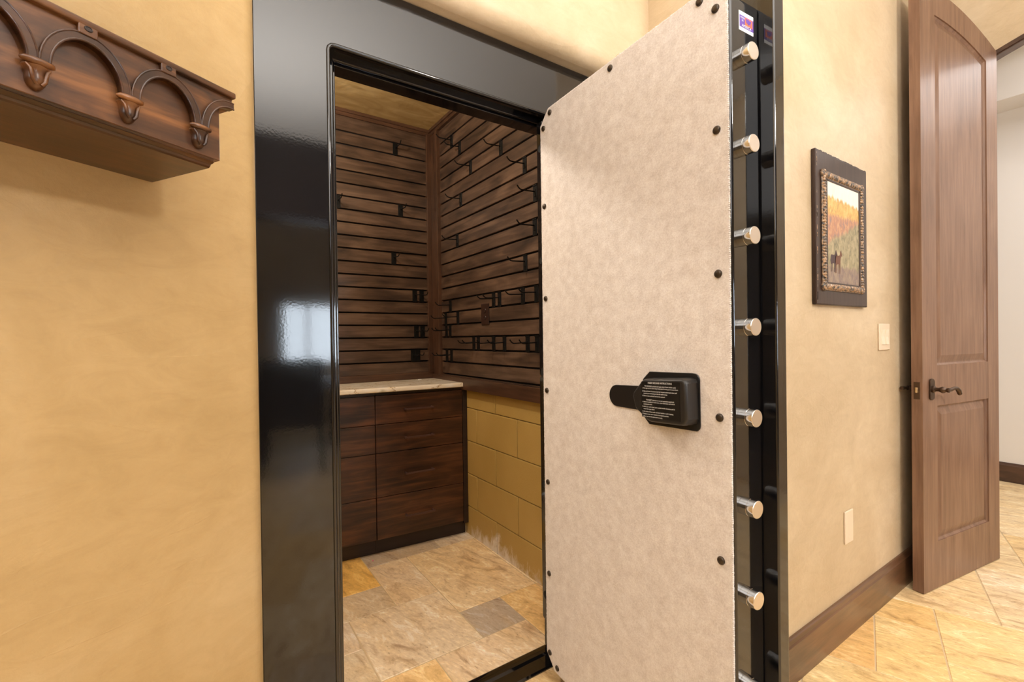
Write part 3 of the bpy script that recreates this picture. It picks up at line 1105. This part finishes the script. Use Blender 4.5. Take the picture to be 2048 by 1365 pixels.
# live locking bolts on the free edge
for i in range(8):
    z = 1.837-0.2015*i
    bm = BM()
    r = 0.0195
    lathe(bm, [(r, -0.002), (r, 0.0085), (r-0.0004, 0.0088), (r-0.0004, 0.0092), (r, 0.0095), (r, 0.0245)], (E1, 0.043, z), (1, 0, 0), 32)
    bt = obj('locking_bolt', bm, M['chrome'], t, smooth=35)
    bm = BM()
    lathe(bm, [(r, 0.0245), (r-0.0008, 0.0258), (0, 0.0258)], (E1, 0.043, z), (1, 0, 0), 32)
    obj('bolt_cap', bm, M['brushed_steel'], bt, smooth=35)
# vertical bolt on the top edge
bm = BM()
lathe(bm, [(0.0195, 0), (0.0195, 0.034), (0.0185, 0.0355), (0, 0.0355)], (0.281, 0.050, 2.007), (0, 0, 1), 28)
obj('locking_bolt', bm, M['chrome'], t, smooth=35)
# steel strip with bolt holes on the hinge side
for (za, zb) in ((1.078, 1.985), (0.200, 1.074)):
    bm = BM()
    x0, x1 = -0.1025, -0.0705
    prism(bm, [(x0+0.006, 0.001, za), (x1, 0.001, za), (x1, 0.001, zb), (x0+0.006, 0.001, zb), (x0, 0.001, zb-0.006), (x0, 0.001, za+0.006)], (0, 0.006, 0), bev=0.0012, seg=2)
    s = obj('hinge_side_strip', bm, M['black_gloss'], t, smooth=35)
    for z in (1.891, 1.492, 1.0935, 0.69, 0.29):
        if za < z-0.01 and z+0.01 < zb:
            bm = BM()
            rg = [(-0.082+0.011*math.cos(2*PI*k/20), 0.0008, z+0.013*math.sin(2*PI*k/20)) for k in range(20)]
            tube(bm, rg, 0.0012, 6, closed=True)
            prism(bm, rg, (0, 0.0004, 0))
            obj('bolt_hole', bm, M['gap_shade'], s, smooth=50)  # flat dark disc, the shade of an open hole painted on
# hinges on the far side of the door plate
for z in (0.35, 1.70):
    bm = BM()
    lathe(bm, [(0.0, 0), (0.014, 0.004), (0.018, 0.010), (0.018, 0.180), (0.014, 0.186), (0, 0.19)], (-0.062, 0.162, z), (0, 0, 1), 20)
    box(bm, -0.062, 0.03, 0.143, 0.152, z+0.02, z+0.17, bev=0.002)
    obj('hinge', bm, M['black_gloss'], t, smooth=35)

# country-of-origin sticker on the bolt edge
XE = E1+0.0006
bm = BM()
box(bm, E1, XE, 0.0305, 0.0835, 1.894, 1.937)
sk = obj('sticker', bm, M['white_print'], t)
sk['label'] = 'white and purple sticker'
bm = BM()
box(bm, XE, XE+0.0003, 0.0325, 0.0835, 1.902, 1.928)
obj('purple_band', bm, M['purple_print'], sk)
bm = BM()
box(bm, XE+0.0003, XE+0.0006, 0.052, 0.079, 1.9085, 1.9265)
obj('orange_field', bm, M['orange_print'], sk)
us = [(0, .95), (.10, 1.0), (.35, .98), (.55, .96), (.62, .88), (.70, .92), (.74, .80), (.85, .88), (.95, 1.0), (1.0, .93), (.93, .80), (.90, .68), (.86, .55), (.80, .42),
      (.84, .22), (.87, .02), (.80, .05), (.77, .25), (.66, .30), (.58, .25), (.52, .08), (.45, .22), (.40, .15), (.34, .30), (.22, .33), (.12, .38), (.05, .55), (.02, .75)]
bm = BM()
prism(bm, [(XE+0.0006, 0.0545+0.021*a, 1.9105+0.0145*c) for a, c in us], (0.0003, 0, 0))
obj('map_shape', bm, M['purple_print'], sk)
bm = BM()
merge(bm, text_mesh('tx', 'MADE\nIN', 0.0062, None, None, (XE+0.0009, 0.0425, 1.9205), (0, 1, 0), (0, 0, 1), 'CENTER', 0.95))
merge(bm, text_mesh('tx', 'AMERICA', 0.0088, None, None, (XE+0.0009, 0.0570, 1.9028), (0, 1, 0), (0, 0, 1), 'CENTER', 0.95))
obj('lettering', bm, M['white_print'], sk)

# inside release cover
cov = bpy.data.objects.new('release_cover', None)
C.objects.link(cov)
cov.parent = t
Y0 = -0.0067
bm = BM()
pl = [(0.4262, 0.984), (0.573, 0.989)] + [(0.570+0.013*math.cos(math.radians(a)), 1.0025+0.013*math.sin(math.radians(a))) for a in (-60, -30, 0)]
pl += [(0.582, 1.110)] + [(0.567+0.014*math.cos(math.radians(a)), 1.112+0.014*math.sin(math.radians(a))) for a in (20, 45, 70)] + [(0.560, 1.126), (0.4285, 1.1225), (0.405, 1.101), (0.403, 1.006)]
prism(bm, [(x, Y0, z) for x, z in pl], (0, -0.0035, 0), bev=0.001, seg=1)
tabp = [(0.40, 1.0165), (0.40, 1.0825)] + [(0.305+0.030*math.cos(math.radians(a)), 1.047+0.0305*math.sin(math.radians(a))) for a in range(92, 270, 11)]
prism(bm, [(x, Y0-0.0002, z) for x, z in tabp], (0, -0.0035, 0), bev=0.001, seg=1)
obj('cover_flange', bm, M['black_satin'], cov)
bm = BM()
hs = [(0.468, 1.0000), (0.560, 1.0045), (0.571, 1.0090), (0.5770, 1.0210), (0.5745, 1.1030), (0.570, 1.110), (0.561, 1.1135), (0.4452, 1.1053), (0.4370, 1.1000), (0.4091, 1.0692), (0.4062, 1.0575), (0.4162, 1.0280), (0.456, 1.0030)]
b2 = bmesh.new()
n = len(hs)
cx = sum(p[0] for p in hs)/n
cz = sum(p[1] for p in hs)/n
A = [b2.verts.new((cx+(x-cx)*1.03, Y0-0.003, cz+(z-cz)*1.04)) for x, z in hs]
B = [b2.verts.new((x, -0.050, z)) for x, z in hs]
b2.faces.new(A)
b2.faces.new(B[::-1])
for i in range(n):
    b2.faces.new((A[i], A[(i+1) % n], B[(i+1) % n], B[i]))
bmesh.ops.recalc_face_normals(b2, faces=b2.faces[:])
be = [e for e in b2.edges if all(abs(v.co.y+0.050) < 1e-5 for v in e.verts)]
bmesh.ops.bevel(b2, geom=be, offset=0.006, segments=4, affect='EDGES', profile=0.5)
merge(bm, b2)
obj('cover_housing', bm, M['black_plastic'], cov, smooth=30)
bm = BM()
lb = [(0.4400, 1.0100), (0.5605, 1.0145), (0.5590, 1.1065), (0.4385, 1.0995)]
prism(bm, [(x, -0.0500, z) for x, z in lb], (0, -0.0004, 0))
obj('instruction_label', bm, M['black_label'], cov)
lines = [('INSIDE RELEASE INSTRUCTIONS', 0.0060, 'C', 1.0985), ('TO RELEASE (unlock and open door from inside vault)', 0.0050, 'C', 1.0903),
         ('1. Pull right end of cover away from door & swing up to access lever.', 0.0046, 'L', 1.0833),
         ('2. Grip red lever & squeeze lock bar located underneath door pull', 0.0046, 'L', 1.0757),
         ('    toward you continuing to the left until it stops.', 0.0046, 'L', 1.0701),
         ('3. Door is now unlocked and can be opened.', 0.0046, 'L', 1.0640),
         ('TO RESET (return to normal operation position)', 0.0050, 'C', 1.0558),
         ('1. Stand on outside of vault room, close vault door and unlock', 0.0046, 'L', 1.0488),
         ('    combination lock.', 0.0046, 'L', 1.0429),
         ('2. With door still closed, turn outside handle clockwise until it', 0.0046, 'L', 1.0365),
         ('    stops then open door.', 0.0046, 'L', 1.0310),
         ('3. On inside of door push red lever handle in until it latches.', 0.0046, 'L', 1.0244),
         ('4. Replace cover over handle in its original position.', 0.0046, 'L', 1.0184),
         ('5. Door can now be operated normally.', 0.0046, 'L', 1.0123)]
bm = BM()
for (s, sz, al, z) in lines:
    x = 0.4985 if al == 'C' else 0.4418
    dz = 0.0 if al == 'C' else -0.0012
    merge(bm, text_mesh('tx', s, sz, None, None, (x, -0.0506, z-0.0012), (1, 0, 0.035), (0, 0, 1), 'CENTER' if al == 'C' else 'LEFT', 0.875))
obj('lettering', bm, M['white_print'], cov)

# ------------------------------------------------------------------ carved shelf on the left wall
t = thing('wall_shelf', 'dark carved wooden wall shelf with gothic arches on the left plaster wall', 'shelf', (pc.x, pc.y, 0), math.atan2(0.5289, 0.8487))
SL, SR = -1.02, -0.2105
bm = BM()
box(bm, SL, SR, -0.188, 0.0, 1.5425, 1.669, bev=0.001, seg=1)
obj('shelf_body', bm, M['shelf_wood'], t)
bm = BM()
bp = [(-0.186, 1.5425), (-0.184, 1.5395), (-0.187, 1.5375), (-0.183, 1.5355), (-0.177, 1.5345), (-0.175, 1.531), (-0.171, 1.529), (0.0, 1.529), (0.0, 1.5425)]
prism(bm, [(SL, y, z) for y, z in bp], (SR-0.010-SL, 0, 0))
obj('base_molding', bm, M['shelf_dark'], t, smooth=30)
PT = 0.1045
cs = [-0.2505-PT*i for i in range(8)]
ztop, zr, zc_, pk = 1.6705, 1.6600, 1.585, 1.6520


def arch_pts(s0, half, off=0.0, n=18, a0=0, a1=180):
    h = half-0.011+off
    return [(s0+h*math.cos(math.radians(a0+(a1-a0)*i/n)), zc_+(pk-0.012-zc_+off)*math.sin(math.radians(a0+(a1-a0)*i/n))) for i in range(n+1)]


bm = BM()
# spandrel layer: top edge, then scalloped lower edge
for i in range(-1, len(cs)-1):
    mid = cs[0]+PT/2-PT*(i+1)
    ap = arch_pts(mid, PT/2)
    if i == -1:
        ap = [p for p in ap if p[0] <= mid]
        hi = [(mid, ztop)] if False else None
        left = [p for p in ap]
        poly = left[::1]
        poly = [(mid+0.006, left[0][1])] + left + [(mid-PT/2, zc_), (mid-PT/2, zr), (mid+0.006, zr)]
    else:
        poly = ap + [(mid-PT/2, zc_), (mid-PT/2, zr), (mid+PT/2, zr), (mid+PT/2, zc_)]
    prism(bm, [(x, -0.1875, z) for x, z in poly], (0, -0.0085, 0))
obj('spandrel_panel', bm, M['shelf_wood'], t)
bm = BM()
box(bm, SL, -0.1890, -0.2040, -0.15, zr, ztop, bev=0.0025, seg=3)
obj('top_rail', bm, M['shelf_wood'], t, smooth=35)
bm = BM()
box(bm, -0.2106, -0.1925, -0.1935, -0.03, 1.6400, zr+0.002, bev=0.002, seg=2)
obj('end_bracket', bm, M['shelf_wood'], t, smooth=35)
for i in range(-1, len(cs)-1):
    mid = cs[0]+PT/2-PT*(i+1)
    a0, a1 = (92, 180) if i == -1 else (0, 180)
    bm = BM()
    inner = arch_pts(mid, PT/2, 0.0, 18, a0, a1)
    outer = arch_pts(mid, PT/2, 0.0105, 18, a0, a1)
    if i == -1:
        inner = [(mid+0.006, inner[0][1])] + inner
        outer = [(mid+0.006, outer[0][1])] + outer
    for k in range(len(inner)-1):
        prism(bm, [(inner[k][0], -0.188, inner[k][1]), (inner[k+1][0], -0.188, inner[k+1][1]), (outer[k+1][0], -0.188, outer[k+1][1]), (outer[k][0], -0.188, outer[k][1])], (0, -0.0135, 0))
    tube(bm, [(x, -0.2012, z) for x, z in inner], 0.0017, 8)
    tube(bm, [(x, -0.2010, z) for x, z in outer], 0.0015, 8)
    obj('arch_rib', bm, M['shelf_dark'], t, smooth=40)
    if i >= 0:
        bm = BM()
        box(bm, mid-0.0110, mid+0.0110, -0.2036, -0.188, pk-0.004, zr+0.002, bev=0.0008, seg=1)
        obj('keystone', bm, M['shelf_wood'], t)
        bm = BM()
        rg = [(mid+0.0042*math.cos(2*PI*k/16), -0.2040, 1.6575+0.0030*math.sin(2*PI*k/16)) for k in range(16)]
        tube(bm, rg, 0.0009, 6, closed=True)
        prism(bm, rg, (0, 0.0006, 0))
        obj('carved_dot', bm, M['dark_wood'], t, smooth=50)
for s in cs[:-1]:
    bm = BM()
    # cap roll
    tube(bm, [(s-0.0165, -0.196, 1.5845), (s-0.014, -0.199, 1.5845), (s-0.005, -0.2015, 1.584), (s+0.005, -0.2015, 1.584), (s+0.014, -0.199, 1.5845), (s+0.0165, -0.196, 1.5845)], [0.0022, 0.0040, 0.0048, 0.0048, 0.0040, 0.0022], 12)
    # bud: bulged drop below the cap
    lathe(bm, [(0.0135, 0.0), (0.0142, 0.002), (0.0118, 0.006), (0.0104, 0.012), (0.0112, 0.017), (0.0100, 0.0225), (0.0066, 0.0275), (0.0028, 0.0302), (0, 0.0308)], (s, -0.190, 1.5805), (0, 0, -1), 24, sq=(0.95, 1.0))
    # raised petal rims
    for q in (-1, 1):
        tube(bm, [(s+q*0.0120, -0.1985, 1.5785), (s+q*0.0085, -0.2005, 1.573), (s+q*0.0070, -0.2012, 1.565), (s+q*0.0062, -0.2008, 1.5595), (s+q*0.0025, -0.2002, 1.5545)], [0.0016, 0.0022, 0.0024, 0.0024, 0.0018], 8)
    obj('carved_corbel', bm, M['shelf_wood'], t, smooth=45)

# ------------------------------------------------------------------ framed painting
t = thing('framed_painting', 'small canyon landscape painting with horses in a dark distressed frame', 'painting', (2.122, 0.802, 1.6125))
bm = BM()
box(bm, -0.235, 0.235, -0.016, -0.0005, -0.2875, 0.2875, bev=0.004, seg=2)
br = random.Random(9)
for i in range(34):                       # ragged top and right edges
    x = -0.225+0.45*i/33
    box(bm, x-0.008, x+0.008, -0.0155, -0.001, 0.284, 0.2875+br.uniform(0.0005, 0.004), bev=0.001, seg=1)
for i in range(26):                       # worn chips along the left edge
    z = -0.275+0.55*br.random()
    h = br.uniform(0.002, 0.012)
    box(bm, -0.2262, -0.2225+br.uniform(0, 0.002), -0.0164, -0.0158, z-h, z+h, mi=1)
obj('backing_board', bm, [M['picture_board'], M['carved_gilt']], t, smooth=35)
bm = BM()
fo, fi = (-0.192, 0.182, -0.233, 0.218), (-0.139, 0.129, -0.2185+0.003, 0.1945)
for (x0, x1, z0, z1, hor) in ((fo[0], fo[0]+0.030, fo[2], fo[3], 0), (fo[1]-0.030, fo[1], fo[2], fo[3], 0), (fo[0], fo[1], fo[3]-0.030, fo[3], 1), (fo[0], fo[1], fo[2], fo[2]+0.030, 1)):
    L = (x1-x0) if hor else (z1-z0)
    n = int(L/0.011)
    for i in range(n):
        f = (i+0.5)/n
        c = ((x0+L*f, (z0+z1)/2) if hor else ((x0+x1)/2, z0+L*f))
        ro = br.uniform(0.85, 1.15)
        S = (0.0085*ro, 0.009, 0.0125) if hor else (0.0125, 0.009, 0.0085*ro)
        bmesh.ops.create_icosphere(bm, subdivisions=2, radius=1.0, matrix=Matrix.Translation((c[0], -0.019, c[1])) @ Matrix.Diagonal((*S, 1)))
    box(bm, x0, x1, -0.021, -0.016, z0, z1, bev=0.002)
obj('carved_border', bm, M['carved_gilt'], t, smooth=60)
bm = BM()
for (x0, x1, z0, z1) in ((fo[0]+0.029, fo[0]+0.042, fo[2]+0.029, fo[3]-0.029), (fo[1]-0.042, fo[1]-0.029, fo[2]+0.029, fo[3]-0.029), (fo[0]+0.03, fo[1]-0.03, fo[3]-0.036, fo[3]-0.029), (fo[0]+0.03, fo[1]-0.03, fo[2]+0.024, fo[2]+0.032)):
    box(bm, x0, x1, -0.022, -0.016, z0, z1, bev=0.001, seg=1)
obj('inner_slip', bm, M['picture_board'], t)
bm = BM()
cx0, cx1, cz0, cz1 = fo[0]+0.040, fo[1]-0.040, fo[2]+0.030, fo[3]-0.034
box(bm, cx0, cx1, -0.0195, -0.0165, cz0, cz1)
cv = obj('canvas', bm, M['canvas'], t)


def horse(ox, oz, s, m, flip=1):
    p = [(0, .55), (.05, .80), (.15, .86), (.45, .84), (.62, .88), (.72, 1.05), (.80, 1.12), (.84, 1.06), (.97, .88), (.93, .82), (.84, .86), (.76, .74), (.72, .58), (.69, 0), (.63, 0),
         (.62, .44), (.55, .42), (.54, 0), (.48, 0), (.47, .44), (.28, .42), (.22, .02), (.16, .02), (.18, .40), (.12, .38), (.08, .0), (.03, 0), (.05, .40)]
    bm = BM()
    prism(bm, [(ox+flip*a*s*0.80, -0.0196, oz+c*s) for a, c in p], (0, -0.0003, 0))
    obj('painted_horse', bm, m, cv)


horse(-0.125, -0.160, 0.078, M['horse_paint'])
horse(-0.085, -0.163, 0.082, M['horse_paint_brown'])

# ------------------------------------------------------------------ switch and blank plate on the wall
t = thing('light_switch', 'almond double rocker light switch on the wall by the wooden door', 'switch', (2.580, 0.802, 1.198))
bm = BM()
box(bm, -0.062, 0.062, -0.007, -0.0003, -0.060, 0.060, bev=0.003, seg=3)
obj('cover_plate', bm, M['almond'], t, smooth=35)
for q in (-1, 1):
    bm = BM()
    prism(bm, [(q*0.023-0.0165, -0.0065, -0.034), (q*0.023-0.0165, -0.0105, -0.034), (q*0.023-0.0165, -0.0075, 0.0), (q*0.023-0.0165, -0.0105, 0.034), (q*0.023-0.0165, -0.0065, 0.034)], (0.033, 0, 0))
    obj('rocker', bm, M['almond_light'], t)
t = thing('wall_plate', 'almond blank cover plate low on the wall above the baseboard', 'wall plate', (2.183, 0.802, 0.428))
bm = BM()
box(bm, -0.038, 0.038, -0.007, -0.0003, -0.066, 0.066, bev=0.003, seg=3)
obj('cover_plate', bm, M['almond'], t, smooth=35)
for z in (-0.042, 0.042):
    bm = BM()
    lathe(bm, [(0.003, 0), (0.0028, 0.001), (0, 0.0012)], (0, -0.0068, z), (0, -1, 0), 12)
    obj('screw', bm, M['almond_light'], t, smooth=50)

# ------------------------------------------------------------------ wooden door leaf (open against the wall)
WD, TH = 0.7725, 0.043


def top_z(s):
    return 2.836 - 0.3*(s-0.10)**2


def pan_z(s):
    return top_z(s) - 0.122


bm = BM()
box(bm, 0, 0.1315, 0, TH, 0.004, 2.0)
FR = TH
b2 = BM()


def poly(bm, pts, y0, y1, bev=0.0):
    prism(bm, [(x, y0, z) for x, z in pts], (0, y1-y0, 0), bev=bev, seg=1)


bm.free()
bm = BM()
nS = 8
poly(bm, [(0, 0.004), (0.1315, 0.004)] + [(0.1315*(1-i/nS), top_z(0.1315*(1-i/nS))) for i in range(nS+1)], 0, TH)
poly(bm, [(0.653, 0.004), (WD, 0.004)] + [(WD-(WD-0.653)*i/nS, top_z(WD-(WD-0.653)*i/nS)) for i in range(nS+1)], 0, TH)
poly(bm, [(0.1315, 0.004), (0.653, 0.004), (0.653, 0.223), (0.1315, 0.223)], 0.0005, TH-0.0005)
poly(bm, [(0.1315, 0.867), (0.653, 0.867), (0.653, 1.060), (0.1315, 1.060)], 0.0005, TH-0.0005)
nT = 16
poly(bm, [(0.1315+0.5215*i/nT, pan_z(0.1315+0.5215*i/nT)) for i in range(nT+1)] + [(0.653-0.5215*i/nT, top_z(0.653-0.5215*i/nT)) for i in range(nT+1)], 0.0005, TH-0.0005)
b2.free()
door = struct('door_1', bm, M['door_wood'], 'brown arched wooden door with two raised panels standing ajar', 'door')
door.location = (2.762, 0.711, 0)
door.rotation_euler = (0, 0, math.radians(-8.7))


def raised_panel(lo, hi_f):
    """panel that fills an opening: sunken margin, sloped border, raised field."""
    bm = BM()
    xs = [0.1315+0.5215*i/nT for i in range(nT+1)]

    def loop(d, y):
        x0, x1 = 0.1315+d, 0.653-d
        xx = [x0+(x1-x0)*i/nT for i in range(nT+1)]
        return [bm.verts.new((x, y, lo+d)) for x in (x0, x1)] + [bm.verts.new((x, y, hi_f(x)-d)) for x in xx[::-1]]
    for sgn in (0, 1):
        yy = (lambda q: q) if sgn == 0 else (lambda q: TH-q)
        Ls = [loop(0.0, yy(0.006)), loop(0.008, yy(0.013)), loop(0.014, yy(0.013)), loop(0.045, yy(0.004)), loop(0.047, yy(0.004))]
        for A, B in zip(Ls, Ls[1:]):
            n = len(A)
            for i in range(n):
                bm.faces.new((A[i], A[(i+1) % n], B[(i+1) % n], B[i]))
        bm.faces.new(Ls[-1])
    return obj('panel', bm, M['door_wood'], door)


raised_panel(0.223, lambda x: 0.867)
raised_panel(1.060, pan_z)
# latch plate and lever set
bm = BM()
box(bm, -0.0012, 0.0, 0.010, 0.034, 0.905, 0.985, bev=0.0004, seg=1)
lp = obj('latch_plate', bm, M['bronze'], door)
bm = BM()
prism(bm, [(-0.001, 0.014, 0.936), (-0.011, 0.016, 0.936), (-0.012, 0.022, 0.936), (-0.001, 0.031, 0.936)], (0, 0, 0.024), bev=0.001)
obj('latch_bolt', bm, M['latch_brass'], lp)
for side in (0, 1):
    lev = bpy.data.objects.new('lever_handle', None)
    C.objects.link(lev)
    lev.parent = door
    y0 = 0.0 if side == 0 else TH
    d = -1 if side == 0 else 1
    kx = 1.0 if side == 0 else 0.58
    sc_ = 0.075 if side == 0 else 0.052
    bm = BM()
    pr = [(sc_-0.021, 0.905)] + [(sc_+0.021*math.cos(math.radians(a)), 0.912+0.014*math.sin(math.radians(a))) for a in (200, 230, 270, 310, 340)] + [(sc_+0.021, 0.985)] + [(sc_+0.021*math.cos(math.radians(a)), 0.985+0.014*math.sin(math.radians(a))) for a in (30, 60, 90, 120, 150)] + [(sc_-0.021, 0.985)]
    prism(bm, [(x, y0, z) for x, z in pr], (0, d*0.007*kx, 0), bev=0.002, seg=2)
    obj('rosette', bm, M['bronze'], lev, smooth=35)
    bm = BM()
    lathe(bm, [(r_*1.25, h_*kx) for r_, h_ in [(0.013, 0.006), (0.013, 0.014), (0.0075, 0.018), (0.007, 0.030), (0.010, 0.036), (0.0125, 0.044), (0.010, 0.052), (0.006, 0.057), (0.0085, 0.061), (0.0085, 0.068), (0, 0.071)]], (sc_, y0, 0.950), (0, d, 0), 20)
    obj('spindle', bm, M['bronze'], lev, smooth=50)
    bm = BM()
    if side == 0:
        tube(bm, [(sc_, -0.060, 0.950), (sc_+0.025, -0.063, 0.951), (sc_+0.05, -0.064, 0.957), (sc_+0.075, -0.064, 0.956), (sc_+0.095, -0.064, 0.944), (sc_+0.102, -0.064, 0.932)], [0.0085, 0.008, 0.0072, 0.008, 0.0100, 0.009], 12)
        bmesh.ops.create_icosphere(bm, subdivisions=2, radius=0.0095, matrix=Matrix.Translation((sc_+0.104, -0.064, 0.930)))
    else:
        tube(bm, [(sc_, TH+0.035, 0.950), (sc_-0.02, TH+0.036, 0.951), (sc_-0.045, TH+0.036, 0.952), (sc_-0.058, TH+0.036, 0.952)], [0.007, 0.006, 0.008, 0.0085], 12)
    obj('lever', bm, M['bronze'], lev, smooth=50)

# ------------------------------------------------------------------ furniture behind the camera (mirrored in the black frame)
bm = BM()
box(bm, -2.60, 3.55, -2.55, -2.25, 2.42, 3.20, bev=0.01)
struct('trim_7', bm, M['dark_wood'], 'dark wooden ceiling beam behind the camera, mirrored in the frame', 'beam')
t = thing('desk', 'dark wooden desk behind the camera, mirrored in the black frame', 'desk', (0.9, -2.9, 0))
bm = BM()
box(bm, -0.85, 0.85, -0.38, 0.38, 0.72, 0.77, bev=0.006)
obj('desk_top', bm, M['dark_wood'], t)
for x in (-0.6, 0.6):
    bm = BM()
    box(bm, x-0.2, x+0.2, -0.34, 0.34, 0.0, 0.72, bev=0.004)
    obj('pedestal', bm, M['dark_wood'], t)
t = thing('desk_chair', 'black high back chair behind the camera, mirrored in the black frame', 'chair', (0.72, -2.1, 0), 0.2)
bm = BM()
box(bm, -0.27, 0.27, -0.25, 0.25, 0.42, 0.52, bev=0.03, seg=3)
obj('seat', bm, M['black_satin'], t)
bm = BM()
box(bm, -0.27, 0.27, 0.20, 0.29, 0.50, 1.05, bev=0.03, seg=3)
obj('backrest', bm, M['black_satin'], t)
for (x, y) in ((-0.23, -0.2), (0.23, -0.2), (-0.23, 0.2), (0.23, 0.2)):
    bm = BM()
    tube(bm, [(x, y, 0.43), (x*1.1, y*1.1, 0.0)], [0.022, 0.016], 10)
    obj('leg', bm, M['black_satin'], t)
